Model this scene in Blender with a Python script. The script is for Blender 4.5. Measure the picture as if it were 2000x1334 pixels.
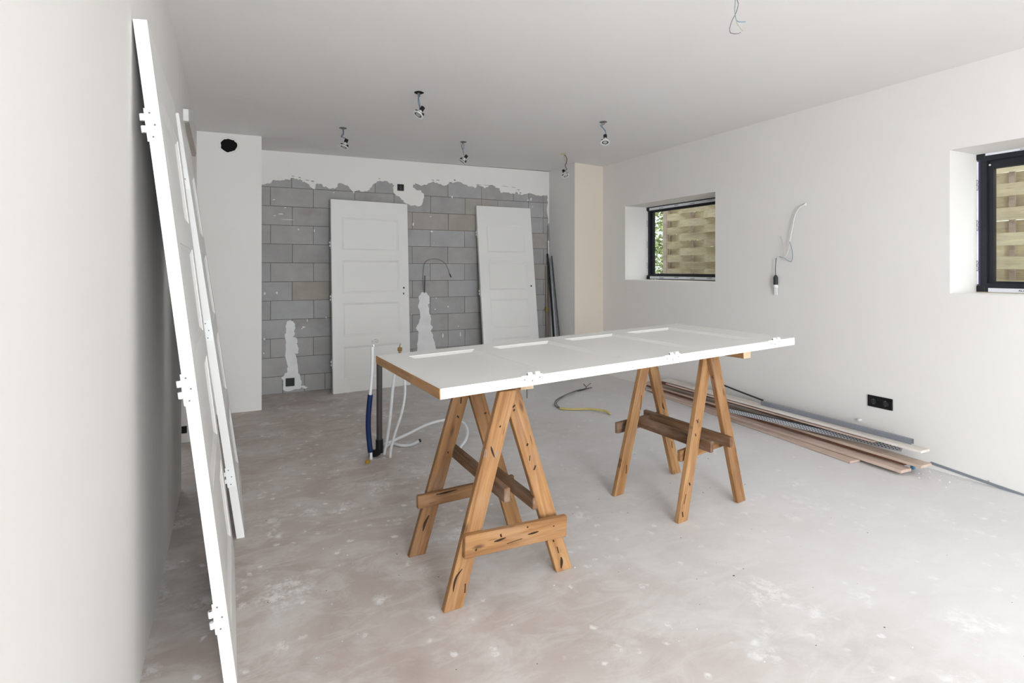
import bpy, bmesh, math, random
from mathutils import Vector, Matrix

random.seed(7)
S = bpy.context.scene
for o in list(bpy.data.objects):
    bpy.data.objects.remove(o)
COL = S.collection
pi = math.pi

# ------------------------------------------------------------------ camera geometry
F, HV, HC = 1060.0, 525.0, 1.35           # focal length and horizon row for a 2000 x 1334 frame, eye height (m)
TH = math.atan2(1, 2264 / F)              # camera yaw: the room is aligned to the world axes
c_, s_ = math.cos(TH), math.sin(TH)
EYE = Vector((0, 0, HC))

def ray(u, v):
    x, y, z = (u - 1000) / F, 1.0, -(v - HV) / F
    return Vector((c_ * x + s_ * y, -s_ * x + c_ * y, z))

def at_z(u, v, z=0.0):                    # point of a horizontal plane seen at a pixel
    r = ray(u, v)
    return EYE + r * ((z - HC) / r.z)

def at_plane(u, v, p, n):                 # point of any plane seen at a pixel
    r = ray(u, v)
    return EYE + r * ((Vector(p) - EYE).dot(n) / r.dot(n))

def at_depth(u, v, d):                    # point at a distance along the view axis
    return EYE + ray(u, v) * d

def depth_of(P):
    return s_ * P[0] + c_ * P[1]

cam_d = bpy.data.cameras.new('camera')
cam = bpy.data.objects.new('camera', cam_d)
COL.objects.link(cam)
cam.location = EYE
cam.rotation_euler = (pi / 2, 0, -TH)
cam_d.sensor_width = 36
cam_d.lens = 36 * F / 2000
cam_d.shift_y = -(667 - HV) / 2000
cam_d.clip_start = 0.02
S.camera = cam

# ------------------------------------------------------------------ light and exposure
S.view_settings.view_transform = 'Standard'
S.view_settings.look = 'None'
S.view_settings.gamma = 1
S.view_settings.use_curve_mapping = False
S.view_settings.exposure = 0.02

wd = bpy.data.worlds.new('overcast_sky')
S.world = wd
wd.use_nodes = True
bg = wd.node_tree.nodes['Background']
bg.inputs[0].default_value = (0.93, 0.97, 1.0, 1)
bg.inputs[1].default_value = 3.4
wn = wd.node_tree                              # overcast: brightest overhead, dimmer to the horizon
tcw = wn.nodes.new('ShaderNodeTexCoord'); spw = wn.nodes.new('ShaderNodeSeparateXYZ'); rw = wn.nodes.new('ShaderNodeValToRGB')
wn.links.new(tcw.outputs['Generated'], spw.inputs[0]); wn.links.new(spw.outputs[2], rw.inputs[0]); wn.links.new(rw.outputs[0], bg.inputs[0])
rw.color_ramp.elements[0].position, rw.color_ramp.elements[0].color = 0.0, (0.36, 0.38, 0.38, 1)
rw.color_ramp.elements[1].position, rw.color_ramp.elements[1].color = 0.9, (1.0, 1.03, 1.06, 1)

def area(name, loc, rot, sx, sy, power, col):
    l = bpy.data.lights.new(name, 'AREA')
    l.shape = 'RECTANGLE'
    l.size, l.size_y, l.energy, l.color = sx, sy, power, col
    o = bpy.data.objects.new(name, l)
    COL.objects.link(o)
    o.location, o.rotation_euler = loc, rot
    return o
FRONT_Y = -3.4
# daylight through the wide glazed opening behind the camera
area('daylight_opening', (0.55, FRONT_Y + 0.02, 1.19), (math.radians(90), 0, 0), 1.6, 2.3, 225, (0.90, 0.955, 1.0))
# fill light added in an unseen ceiling gap, lifts the floor and table top
area('added_overhead_fill', (2.1, -1.75, 2.70), (0, 0, 0), 2.6, 1.9, 38, (0.88, 0.95, 1.0))

# ------------------------------------------------------------------ node helpers and materials
def new_mat(name):
    m = bpy.data.materials.new(name)
    m.use_nodes = True
    nt = m.node_tree
    b = nt.nodes['Principled BSDF']
    b.inputs['Specular IOR Level'].default_value = 0.3
    return m, nt, b

def N(nt, t, **kw):
    n = nt.nodes.new(t)
    for k, v in kw.items():
        if k.startswith('i_'):
            n.inputs[k[2:].replace('_', ' ')].default_value = v
        else:
            setattr(n, k, v)
    return n

def ramp(nt, src, a, b, c0=(0, 0, 0, 1), c1=(1, 1, 1, 1)):
    r = nt.nodes.new('ShaderNodeValToRGB')
    r.color_ramp.elements[0].position, r.color_ramp.elements[1].position = a, b
    r.color_ramp.elements[0].color, r.color_ramp.elements[1].color = c0, c1
    nt.links.new(src, r.inputs[0])
    return r.outputs[0]

def mix(nt, f, a, b, mode='MIX'):
    m = nt.nodes.new('ShaderNodeMix')
    m.data_type = 'RGBA'
    m.blend_type = mode
    for sock, v in ((m.inputs[0], f), (m.inputs[6], a), (m.inputs[7], b)):
        if hasattr(v, 'is_linked') or hasattr(v, 'links'):
            nt.links.new(v, sock)
        elif isinstance(v, tuple):
            sock.default_value = v if len(v) == 4 else (*v, 1)
        else:
            sock.default_value = v
    return m.outputs[2]

def coords(nt, scale=(1, 1, 1), rand=False):
    tc = nt.nodes.new('ShaderNodeTexCoord')
    mp = nt.nodes.new('ShaderNodeMapping')
    mp.inputs['Scale'].default_value = scale
    src = tc.outputs['Object']
    if rand:
        oi = nt.nodes.new('ShaderNodeObjectInfo')
        mul = N(nt, 'ShaderNodeVectorMath', operation='SCALE')
        comb = nt.nodes.new('ShaderNodeCombineXYZ')
        for k in range(3):
            nt.links.new(oi.outputs['Random'], comb.inputs[k])
        nt.links.new(comb.outputs[0], mul.inputs[0])
        mul.inputs['Scale'].default_value = 37.0
        add = N(nt, 'ShaderNodeVectorMath', operation='ADD')
        nt.links.new(src, add.inputs[0])
        nt.links.new(mul.outputs[0], add.inputs[1])
        src = add.outputs[0]
    nt.links.new(src, mp.inputs[0])
    return mp.outputs[0]

def noise(nt, vec, scale, detail=4, rough=0.55, dist=0.0):
    n = nt.nodes.new('ShaderNodeTexNoise')
    n.inputs['Scale'].default_value = scale
    n.inputs['Detail'].default_value = detail
    n.inputs['Roughness'].default_value = rough
    n.inputs['Distortion'].default_value = dist
    nt.links.new(vec, n.inputs['Vector'])
    return n.outputs['Fac']

def bump(nt, b, h, strength, dist):
    bp = nt.nodes.new('ShaderNodeBump')
    bp.inputs['Strength'].default_value = strength
    bp.inputs['Distance'].default_value = dist
    nt.links.new(h, bp.inputs['Height'])
    nt.links.new(bp.outputs[0], b.inputs['Normal'])

def plain(name, col, rough=0.5, metal=0.0, var=0.06, scale=25.0):
    m, nt, b = new_mat(name)
    v = coords(nt, rand=True)
    n = noise(nt, v, scale)
    dark = tuple(x * (1 - var) for x in col)
    lite = tuple(min(1, x * (1 + var)) for x in col)
    nt.links.new(mix(nt, n, dark, lite), b.inputs['Base Color'])
    b.inputs['Roughness'].default_value = rough
    b.inputs['Metallic'].default_value = metal
    return m

def plaster(name, col, tint, scale=1.2, amount=0.6, rough=0.75):
    m, nt, b = new_mat(name)
    v = coords(nt)
    n1 = noise(nt, v, scale, 6, 0.6, 0.6)
    f = ramp(nt, n1, 0.35, 0.72)
    sc = nt.nodes.new('ShaderNodeMath'); sc.operation = 'MULTIPLY'; sc.inputs[1].default_value = amount
    nt.links.new(f, sc.inputs[0])
    c1 = mix(nt, sc.outputs[0], col, tint)
    nt.links.new(c1, b.inputs['Base Color'])
    b.inputs['Roughness'].default_value = rough
    n2 = noise(nt, v, 6, 5)
    bump(nt, b, n2, 0.08, 0.01)
    return m

M = {}
M['plaster'] = plaster('white_plaster', (0.82, 0.80, 0.775), (0.78, 0.755, 0.725))
M['ceiling'] = plaster('ceiling_plaster', (0.86, 0.845, 0.83), (0.82, 0.795, 0.775), 0.9)
M['cream'] = plaster('cream_bare_plaster', (0.80, 0.715, 0.60), (0.77, 0.72, 0.64), 2.0)
M['fresh_plaster'] = plaster('rough_white_plaster', (0.80, 0.80, 0.795), (0.68, 0.675, 0.67), 5.0, 0.7)
M['paint'] = plain('white_door_paint', (0.80, 0.79, 0.765), 0.38, 0, 0.015, 6)
M['hinge'] = plain('white_painted_steel', (0.84, 0.84, 0.83), 0.3, 0, 0.02)
M['black'] = plain('black_plastic', (0.008, 0.008, 0.009), 0.35)
M['void'] = plain('dark_hole', (0.003, 0.003, 0.003), 0.9)
M['charcoal'] = plain('charcoal_plastic', (0.03, 0.032, 0.034), 0.45)
M['alu_dark'] = plain('anthracite_frame', (0.016, 0.018, 0.022), 0.4)
M['alu_purple'] = plain('purple_edge_film', (0.055, 0.04, 0.10), 0.45)
M['film'] = plain('white_protective_film', (0.80, 0.81, 0.86), 0.35)
M['ink'] = plain('blue_black_ink', (0.02, 0.03, 0.08), 0.5)
M['white_plastic'] = plain('white_plastic', (0.78, 0.78, 0.77), 0.35)
M['white_pipe'] = plain('white_pipe_plastic', (0.74, 0.75, 0.77), 0.35)
M['grey_pipe'] = plain('grey_waste_pipe', (0.065, 0.06, 0.057), 0.4)
M['blue'] = plain('blue_sleeve', (0.004, 0.018, 0.085), 0.4)
M['brass'] = plain('brass', (0.35, 0.22, 0.09), 0.35, 0.8)
M['chrome'] = plain('chrome', (0.7, 0.7, 0.7), 0.2, 1.0)
M['steel'] = plain('galvanised_steel', (0.27, 0.29, 0.33), 0.42, 0.35)
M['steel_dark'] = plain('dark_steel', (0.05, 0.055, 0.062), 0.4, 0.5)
M['wire_blue'] = plain('blue_wire', (0.12, 0.22, 0.33), 0.4)
M['wire_brown'] = plain('brown_wire', (0.16, 0.07, 0.05), 0.4)
M['wire_grey'] = plain('grey_wire', (0.17, 0.165, 0.17), 0.5)
M['wire_black'] = plain('black_wire', (0.02, 0.02, 0.022), 0.45)
M['wire_white'] = plain('white_wire', (0.72, 0.72, 0.70), 0.4)
M['wire_yellow'] = plain('yellow_green_wire', (0.42, 0.44, 0.30), 0.4)
M['yellow'] = plain('pale_yellow_conduit', (0.66, 0.57, 0.22), 0.4)
M['tape'] = plain('mustard_tape', (0.35, 0.22, 0.03), 0.5)
M['lens'] = plain('frosted_lamp_glass', (0.50, 0.50, 0.50), 0.2)
M['bulb'] = plain('bulb_ceramic', (0.62, 0.62, 0.60), 0.35)
M['mortar'] = plain('grey_mortar', (0.15, 0.135, 0.115), 0.9, 0, 0.3, 12)
M['taupe'] = plain('bare_taupe_plaster', (0.50, 0.45, 0.40), 0.9)
M['tip_blue'] = plain('blue_paint_tip', (0.10, 0.22, 0.36), 0.5)
M['crack'] = plain('dark_wood_crack', (0.035, 0.020, 0.012), 0.9)
M['tube_grey'] = plain('pale_grey_tube', (0.42, 0.43, 0.46), 0.4)
M['bead'] = plain('zinc_bead', (0.46, 0.47, 0.50), 0.45, 0.2)
M['rust'] = plain('rusty_nail', (0.09, 0.05, 0.035), 0.6)
M['soil'] = plain('garden_ground', (0.20, 0.19, 0.13), 0.9, 0, 0.4, 3)
M['paper'] = plain('white_paper', (0.75, 0.78, 0.82), 0.6)
M['debris'] = plain('plaster_crumb', (0.72, 0.71, 0.70), 0.9, 0, 0.2)
M['debris_dark'] = plain('dark_crumb', (0.06, 0.045, 0.04), 0.9, 0, 0.3)

def mat_glass():
    m = bpy.data.materials.new('window_glass')
    m.use_nodes = True
    nt = m.node_tree
    nt.nodes.clear()
    out = nt.nodes.new('ShaderNodeOutputMaterial')
    t = nt.nodes.new('ShaderNodeBsdfTransparent'); t.inputs[0].default_value = (0.95, 0.97, 0.96, 1)
    g = nt.nodes.new('ShaderNodeBsdfGlossy'); g.inputs['Roughness'].default_value = 0.02
    lw = nt.nodes.new('ShaderNodeLayerWeight'); lw.inputs[0].default_value = 0.5
    pw = nt.nodes.new('ShaderNodeMath'); pw.operation = 'POWER'; pw.inputs[1].default_value = 5.0
    fr = nt.nodes.new('ShaderNodeMath'); fr.operation = 'MULTIPLY_ADD'; fr.inputs[1].default_value = 0.8; fr.inputs[2].default_value = 0.02
    nt.links.new(lw.outputs['Facing'], pw.inputs[0]); nt.links.new(pw.outputs[0], fr.inputs[0])
    mx = nt.nodes.new('ShaderNodeMixShader')
    nt.links.new(fr.outputs[0], mx.inputs[0]); nt.links.new(t.outputs[0], mx.inputs[1]); nt.links.new(g.outputs[0], mx.inputs[2])
    nt.links.new(mx.outputs[0], out.inputs[0])
    return m
M['glass'] = mat_glass()

def mat_wood(name, light, dark, knots=0.6, cracks=0.5, grey=0.0, rough=0.6):
    m, nt, b = new_mat(name)
    v = coords(nt, (1.1, 14, 14), True)
    g = noise(nt, v, 2.4, 8, 0.62, 0.8)
    v2 = coords(nt, (0.8, 3.0, 3.0), True)
    big = noise(nt, v2, 2.2, 3, 0.5, 0.4)
    c0 = mix(nt, ramp(nt, g, 0.34, 0.66), dark, light)
    oi = nt.nodes.new('ShaderNodeObjectInfo')
    tone = ramp(nt, oi.outputs['Random'], 0, 1, (0.84, 0.80, 0.76, 1), (1.08, 1.08, 1.06, 1))
    c0 = mix(nt, 1.0, c0, tone, 'MULTIPLY')
    c0 = mix(nt, 0.8, c0, ramp(nt, big, 0.25, 0.75, (0.62, 0.55, 0.5, 1), (1.1, 1.08, 1.05, 1)), 'MULTIPLY')
    # knots
    vk = coords(nt, (4.2, 0, 13), True)
    vo = nt.nodes.new('ShaderNodeTexVoronoi'); vo.inputs['Scale'].default_value = 1.0
    nt.links.new(vk, vo.inputs['Vector'])
    k = ramp(nt, vo.outputs['Distance'], 0.05, 0.15, (1, 1, 1, 1), (0, 0, 0, 1))
    km = nt.nodes.new('ShaderNodeMath'); km.operation = 'MULTIPLY'; km.inputs[1].default_value = knots
    nt.links.new(k, km.inputs[0])
    c0 = mix(nt, km.outputs[0], c0, (0.06, 0.028, 0.012))
    # drying checks along the grain
    vc = coords(nt, (3.2, 0, 42), True)
    cr = noise(nt, vc, 1.7, 3, 0.5, 0.3)
    cf = ramp(nt, cr, 0.66, 0.70)
    cm = nt.nodes.new('ShaderNodeMath'); cm.operation = 'MULTIPLY'; cm.inputs[1].default_value = cracks
    nt.links.new(cf, cm.inputs[0])
    c0 = mix(nt, cm.outputs[0], c0, (0.045, 0.025, 0.015))
    if grey > 0:
        gf = ramp(nt, noise(nt, coords(nt, (2, 6, 6), True), 2.5, 5), 0.45, 0.7)
        gm = nt.nodes.new('ShaderNodeMath'); gm.operation = 'MULTIPLY'; gm.inputs[1].default_value = grey
        nt.links.new(gf, gm.inputs[0])
        c0 = mix(nt, gm.outputs[0], c0, (0.48, 0.42, 0.37))
    nt.links.new(c0, b.inputs['Base Color'])
    b.inputs['Roughness'].default_value = rough
    bump(nt, b, g, 0.25, 0.003)
    return m
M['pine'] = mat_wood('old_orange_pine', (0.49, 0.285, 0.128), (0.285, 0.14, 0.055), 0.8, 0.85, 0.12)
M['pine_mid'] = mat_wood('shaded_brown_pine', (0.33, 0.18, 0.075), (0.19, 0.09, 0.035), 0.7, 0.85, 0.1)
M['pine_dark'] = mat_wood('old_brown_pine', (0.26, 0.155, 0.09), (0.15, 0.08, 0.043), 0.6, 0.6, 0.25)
M['end_grain'] = mat_wood('pale_sawn_end', (0.66, 0.53, 0.38), (0.52, 0.39, 0.25), 0.1, 0.3, 0.2)
M['door_end'] = mat_wood('bare_door_end', (0.52, 0.31, 0.145), (0.33, 0.165, 0.062), 0.5, 0.4, 0.1)
M['board_pink'] = mat_wood('primed_pinkish_board', (0.76, 0.63, 0.57), (0.64, 0.49, 0.43), 0.0, 0.12, 0.35, 0.7)
M['board_pale'] = mat_wood('pale_board', (0.78, 0.68, 0.61), (0.70, 0.575, 0.50), 0.0, 0.1, 0.3, 0.7)
M['board_white'] = mat_wood('whitewashed_board', (0.82, 0.80, 0.785), (0.76, 0.73, 0.71), 0.0, 0.08, 0.0, 0.6)
M['board_red'] = mat_wood('red_brown_hardwood', (0.25, 0.115, 0.075), (0.145, 0.06, 0.04), 0.0, 0.2, 0.1, 0.6)
M['fence'] = mat_wood('weathered_fence_slat', (0.68, 0.63, 0.45), (0.52, 0.45, 0.34), 0.15, 0.4, 0.45, 0.85)
M['fence_post'] = mat_wood('weathered_fence_post', (0.58, 0.50, 0.45), (0.44, 0.37, 0.33), 0.1, 0.3, 0.3, 0.85)
M['lath'] = mat_wood('brown_lath', (0.48, 0.39, 0.33), (0.36, 0.28, 0.23), 0.1, 0.3, 0.1, 0.8)

def mat_block():
    m, nt, b = new_mat('grey_concrete_block')
    oi = nt.nodes.new('ShaderNodeObjectInfo')
    r = nt.nodes.new('ShaderNodeValToRGB')
    e = r.color_ramp.elements
    e[0].position, e[0].color = 0.0, (0.375, 0.365, 0.36, 1)
    e[1].position, e[1].color = 1.0, (0.43, 0.425, 0.43, 1)
    for p, cc in ((0.30, (0.41, 0.41, 0.415, 1)), (0.6, (0.39, 0.385, 0.38, 1)), (0.86, (0.41, 0.40, 0.385, 1)), (0.93, (0.385, 0.35, 0.31, 1))):
        k = e.new(p); k.color = cc
    nt.links.new(oi.outputs['Random'], r.inputs[0])
    v = coords(nt, (1, 1, 1), True)
    n1 = noise(nt, v, 5, 6, 0.6)
    col = mix(nt, 0.6, r.outputs[0], ramp(nt, n1, 0.3, 0.75, (0.80, 0.78, 0.76, 1), (1.1, 1.1, 1.1, 1)), 'MULTIPLY')
    sp = ramp(nt, noise(nt, v, 22, 3, 0.5, 0.5), 0.75, 0.79)
    col = mix(nt, sp, col, (0.62, 0.615, 0.61))
    st = ramp(nt, noise(nt, v, 2.2, 4, 0.6), 0.60, 0.78)
    sm = nt.nodes.new('ShaderNodeMath'); sm.operation = 'MULTIPLY'; sm.inputs[1].default_value = 0.45
    nt.links.new(st, sm.inputs[0])
    col = mix(nt, sm.outputs[0], col, (0.25, 0.215, 0.165))
    nt.links.new(col, b.inputs['Base Color'])
    b.inputs['Roughness'].default_value = 0.9
    bump(nt, b, noise(nt, v, 60, 4), 0.25, 0.003)
    return m
M['block'] = mat_block()

def mat_floor():
    m, nt, b = new_mat('dusty_screed')
    v = coords(nt)
    n1 = noise(nt, v, 2.1, 9, 0.66, 0.5)
    col = mix(nt, ramp(nt, n1, 0.3, 0.7), (0.42, 0.345, 0.305), (0.58, 0.52, 0.485))
    # broad plaster dust
    n2 = noise(nt, v, 3.5, 9, 0.68, 0.5)
    f2 = ramp(nt, n2, 0.50, 0.66)
    mm = nt.nodes.new('ShaderNodeMath'); mm.operation = 'MULTIPLY'; mm.inputs[1].default_value = 0.65
    nt.links.new(f2, mm.inputs[0])
    col = mix(nt, mm.outputs[0], col, (0.66, 0.63, 0.61))
    # trowel sweeps
    vs = coords(nt, (1.3, 3.4, 1))
    n3 = noise(nt, vs, 2.6, 8, 0.68, 0.9)
    f3 = ramp(nt, n3, 0.48, 0.60)
    m3 = nt.nodes.new('ShaderNodeMath'); m3.operation = 'MULTIPLY'; m3.inputs[1].default_value = 0.42
    nt.links.new(f3, m3.inputs[0])
    col = mix(nt, m3.outputs[0], col, (0.66, 0.63, 0.60))
    # the screed is thick with sanding dust towards the plastered right wall
    sx = nt.nodes.new('ShaderNodeSeparateXYZ'); nt.links.new(v, sx.inputs[0])
    ma = nt.nodes.new('ShaderNodeMath'); ma.operation = 'MULTIPLY_ADD'; ma.inputs[1].default_value = 0.30; ma.inputs[2].default_value = -0.33
    nt.links.new(sx.outputs[0], ma.inputs[0])
    mb = nt.nodes.new('ShaderNodeMath'); mb.operation = 'MULTIPLY_ADD'; mb.inputs[1].default_value = 0.55
    nt.links.new(noise(nt, v, 0.9, 7, 0.65, 0.8), mb.inputs[0]); nt.links.new(ma.outputs[0], mb.inputs[2])
    mc = nt.nodes.new('ShaderNodeMath'); mc.operation = 'MULTIPLY'; mc.inputs[1].default_value = 0.80
    nt.links.new(ramp(nt, mb.outputs[0], 0.10, 0.72), mc.inputs[0])
    col = mix(nt, mc.outputs[0], col, (0.775, 0.77, 0.775))
    # white plaster splashes: blobs broken up by noise
    wob = noise(nt, v, 9, 5, 0.6)
    for sc, hi, lo, dens, amt in ((2.2, 0.30, 0.14, 0.52, 0.7), (5.0, 0.34, 0.16, 0.55, 0.7), (15.0, 0.30, 0.16, 0.66, 0.8)):
        vo = nt.nodes.new('ShaderNodeTexVoronoi'); vo.inputs['Scale'].default_value = sc
        vv = N(nt, 'ShaderNodeVectorMath', operation='MULTIPLY_ADD')
        cb = nt.nodes.new('ShaderNodeCombineXYZ')
        nt.links.new(wob, cb.inputs[0]); nt.links.new(noise(nt, v, 7.0, 4, 0.6, 0.3), cb.inputs[1])
        vv.inputs[1].default_value = (1.1 / sc, 0.9 / sc, 0)
        nt.links.new(cb.outputs[0], vv.inputs[0]); nt.links.new(v, vv.inputs[2])
        nt.links.new(vv.outputs[0], vo.inputs['Vector'])
        bl = ramp(nt, vo.outputs['Distance'], lo, hi, (1, 1, 1, 1), (0, 0, 0, 1))
        sepc = nt.nodes.new('ShaderNodeSeparateColor')
        nt.links.new(vo.outputs['Color'], sepc.inputs[0])
        pick = ramp(nt, sepc.outputs[0], dens, dens + 0.02)
        pm = nt.nodes.new('ShaderNodeMath'); pm.operation = 'MULTIPLY'
        nt.links.new(bl, pm.inputs[0]); nt.links.new(pick, pm.inputs[1])
        br = nt.nodes.new('ShaderNodeMath'); br.operation = 'MULTIPLY'
        nt.links.new(ramp(nt, noise(nt, v, 24, 7, 0.75), 0.44, 0.58), br.inputs[1]); nt.links.new(pm.outputs[0], br.inputs[0])
        am = nt.nodes.new('ShaderNodeMath'); am.operation = 'MULTIPLY'; am.inputs[1].default_value = amt
        nt.links.new(br.outputs[0], am.inputs[0])
        col = mix(nt, am.outputs[0], col, (0.84, 0.83, 0.82))
    nt.links.new(col, b.inputs['Base Color'])
    b.inputs['Roughness'].default_value = 0.62
    bump(nt, b, n2, 0.25, 0.01)
    return m
M['floor'] = mat_floor()

def mat_leaf():
    m, nt, b = new_mat('hedge_leaf')
    v = coords(nt)
    n = noise(nt, v, 30, 2)
    nt.links.new(mix(nt, ramp(nt, n, 0.35, 0.7), (0.10, 0.16, 0.03), (0.66, 0.74, 0.36)), b.inputs['Base Color'])
    b.inputs['Roughness'].default_value = 0.6
    return m
M['leaf'] = mat_leaf()
M['bark'] = plain('bark', (0.10, 0.075, 0.05), 0.9)

# ------------------------------------------------------------------ object helpers
I4 = Matrix.Identity(4)

def tag(o, label=None, cat=None, group=None, kind=None):
    if label: o['label'] = label
    if cat: o['category'] = cat
    if group: o['group'] = group
    if kind: o['kind'] = kind
    return o

WORLD = {}
def put(o, parent, mw):
    """place object by its world matrix, under a parent"""
    WORLD[o.name] = mw.copy()
    if parent is not None:
        o.parent = parent
        o.matrix_parent_inverse = I4
        o.matrix_basis = WORLD[parent.name].inverted() @ mw
    else:
        o.matrix_basis = mw

def empty(name, mw):
    o = bpy.data.objects.new(name, None)
    o.empty_display_size = 0.1
    COL.objects.link(o)
    put(o, None, mw)
    return o

def obj(name, bm, mat, parent=None, mw=None, smooth=False):
    me = bpy.data.meshes.new(name)
    bmesh.ops.recalc_face_normals(bm, faces=bm.faces)
    bm.to_mesh(me)
    bm.free()
    if smooth:
        for p in me.polygons: p.use_smooth = True
    mats = mat if isinstance(mat, (list, tuple)) else [mat]
    for m in mats: me.materials.append(m)
    o = bpy.data.objects.new(name, me)
    COL.objects.link(o)
    put(o, parent, mw if mw is not None else (WORLD[parent.name] if parent is not None else I4))
    return o

def BM(): return bmesh.new()

def quadbox(bm, pts, mi=0, bev=0.0):
    """8 points: bottom ring then top ring"""
    vs = [bm.verts.new(p) for p in pts]
    fs = []
    for f in ((0, 3, 2, 1), (4, 5, 6, 7), (0, 1, 5, 4), (1, 2, 6, 5), (2, 3, 7, 6), (3, 0, 4, 7)):
        fc = bm.faces.new([vs[i] for i in f]); fc.material_index = mi; fs.append(fc)
    if bev > 0:
        es = list({e for f in fs for e in f.edges})
        bmesh.ops.bevel(bm, geom=es, offset=bev, segments=1, affect='EDGES', profile=0.5)
    return fs

def box(bm, x0, x1, y0, y1, z0, z1, mi=0, bev=0.0):
    return quadbox(bm, [(x0, y0, z0), (x1, y0, z0), (x1, y1, z0), (x0, y1, z0),
                        (x0, y0, z1), (x1, y0, z1), (x1, y1, z1), (x0, y1, z1)], mi, bev)

def cyl(bm, a, b, r0, r1=None, seg=14, mi=0, caps=True):
    a, b = Vector(a), Vector(b)
    r1 = r0 if r1 is None else r1
    d = (b - a).normalized()
    t = d.orthogonal().normalized(); w = d.cross(t)
    A = [bm.verts.new(a + (t * math.cos(2 * pi * k / seg) + w * math.sin(2 * pi * k / seg)) * r0) for k in range(seg)]
    B = [bm.verts.new(b + (t * math.cos(2 * pi * k / seg) + w * math.sin(2 * pi * k / seg)) * r1) for k in range(seg)]
    for k in range(seg):
        f = bm.faces.new((A[k], A[(k + 1) % seg], B[(k + 1) % seg], B[k])); f.material_index = mi
    if caps:
        for ring in (A, B):
            f = bm.faces.new(ring); f.material_index = mi

def spline(pts, n=6):
    """Catmull-Rom through points"""
    P = [Vector(p) for p in pts]
    if len(P) < 3: return P
    Q = [P[0] * 2 - P[1]] + P + [P[-1] * 2 - P[-2]]
    out = []
    for i in range(1, len(Q) - 2):
        for k in range(n):
            t = k / n
            a, b, c, d = Q[i - 1], Q[i], Q[i + 1], Q[i + 2]
            out.append(0.5 * ((2 * b) + (c - a) * t + (2 * a - 5 * b + 4 * c - d) * t * t + (3 * b - a - 3 * c + d) * t ** 3))
    out.append(P[-1])
    return out

def tube(bm, pts, r, seg=8, mi=0, smooth_n=6):
    P = spline(pts, smooth_n)
    prev = None; t = None
    for i, p in enumerate(P):
        d = (P[min(i + 1, len(P) - 1)] - P[max(i - 1, 0)]).normalized()
        if t is None: t = d.orthogonal().normalized()
        t = (t - d * t.dot(d))
        t = t.normalized() if t.length > 1e-6 else d.orthogonal().normalized()
        w = d.cross(t)
        ring = [bm.verts.new(p + (t * math.cos(2 * pi * k / seg) + w * math.sin(2 * pi * k / seg)) * r) for k in range(seg)]
        if prev:
            for k in range(seg):
                f = bm.faces.new((prev[k], prev[(k + 1) % seg], ring[(k + 1) % seg], ring[k])); f.material_index = mi
        else:
            f = bm.faces.new(ring); f.material_index = mi
        prev = ring
    f = bm.faces.new(prev); f.material_index = mi

def ring(bm, c, axis, r_in, r_out, h, seg=20, mi=0):
    """flat annulus with thickness"""
    c, d = Vector(c), Vector(axis).normalized()
    t = d.orthogonal().normalized(); w = d.cross(t)
    L = []
    for rr, hh in ((r_in, 0), (r_out, 0), (r_out, h), (r_in, h)):
        L.append([bm.verts.new(c + d * hh + (t * math.cos(2 * pi * k / seg) + w * math.sin(2 * pi * k / seg)) * rr) for k in range(seg)])
    for j in range(4):
        A, B = L[j], L[(j + 1) % 4]
        for k in range(seg):
            f = bm.faces.new((A[k], A[(k + 1) % seg], B[(k + 1) % seg], B[k])); f.material_index = mi

def frame_mw(o, ex, ey, ez):
    m = Matrix.Identity(4)
    for i, e in enumerate((ex, ey, ez)):
        for j in range(3): m[j][i] = e[j]
    for j in range(3): m[j][3] = o[j]
    return m

def plate(bm, pts2, y0, y1, to3):
    """prism from a 2-D outline; to3(x, y, z) -> 3-D"""
    A = [bm.verts.new(to3(x, y0, z)) for x, z in pts2]
    B = [bm.verts.new(to3(x, y1, z)) for x, z in pts2]
    bm.faces.new(A); bm.faces.new(B[::-1])
    n = len(A)
    for k in range(n):
        bm.faces.new((A[k], B[k], B[(k + 1) % n], A[(k + 1) % n]))

def ragged(pts, amp, levels=3, seed=1):
    """fractal midpoint roughening of an open polyline"""
    rnd = random.Random(seed)
    P = [Vector((p[0], p[1])) for p in pts]
    for lv in range(levels):
        Q = []
        for a, b in zip(P, P[1:]):
            d = b - a
            n = Vector((-d.y, d.x))
            if n.length > 1e-9: n.normalize()
            Q += [a, (a + b) / 2 + n * rnd.uniform(-1, 1) * min(amp, d.length * 0.35)]
        Q.append(P[-1]); P = Q
        amp *= 0.6
    return [(p.x, p.y) for p in P]

# ------------------------------------------------------------------ key points of the room
CEIL = 2.615
def ceil_z(x): return CEIL + 0.012 * x      # the ceiling rises slightly to the right
BACK_Y = at_z(512, 772).y
L1, L2 = at_z(273, 1334), at_z(354, 955)           # base of the left wall
ld = (L2 - L1).normalized()
R1, R2 = at_z(1177, 729.5), at_z(2000, 968)          # base of the right wall
rd = (R2 - R1).normalized()                        # towards the camera
rn = Vector((-rd.y, rd.x, 0)); rn = rn if rn.x > 0 else -rn   # outwards
WALL_T = 0.34
BX = at_plane(1072, 600, (0, BACK_Y, 0), Vector((0, 1, 0))).x  # right end of the block wall

# ------------------------------------------------------------------ structure
bm = BM()
g = [(-3.2, -7.0), (9.0, -7.0), (9.0, 9.0), (-3.2, 9.0)]
box(bm, -3.2, 4.6, -9.0, 8.0, -0.15, 0.0)
floor = tag(obj('floor', bm, M['floor']), kind='structure')

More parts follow.
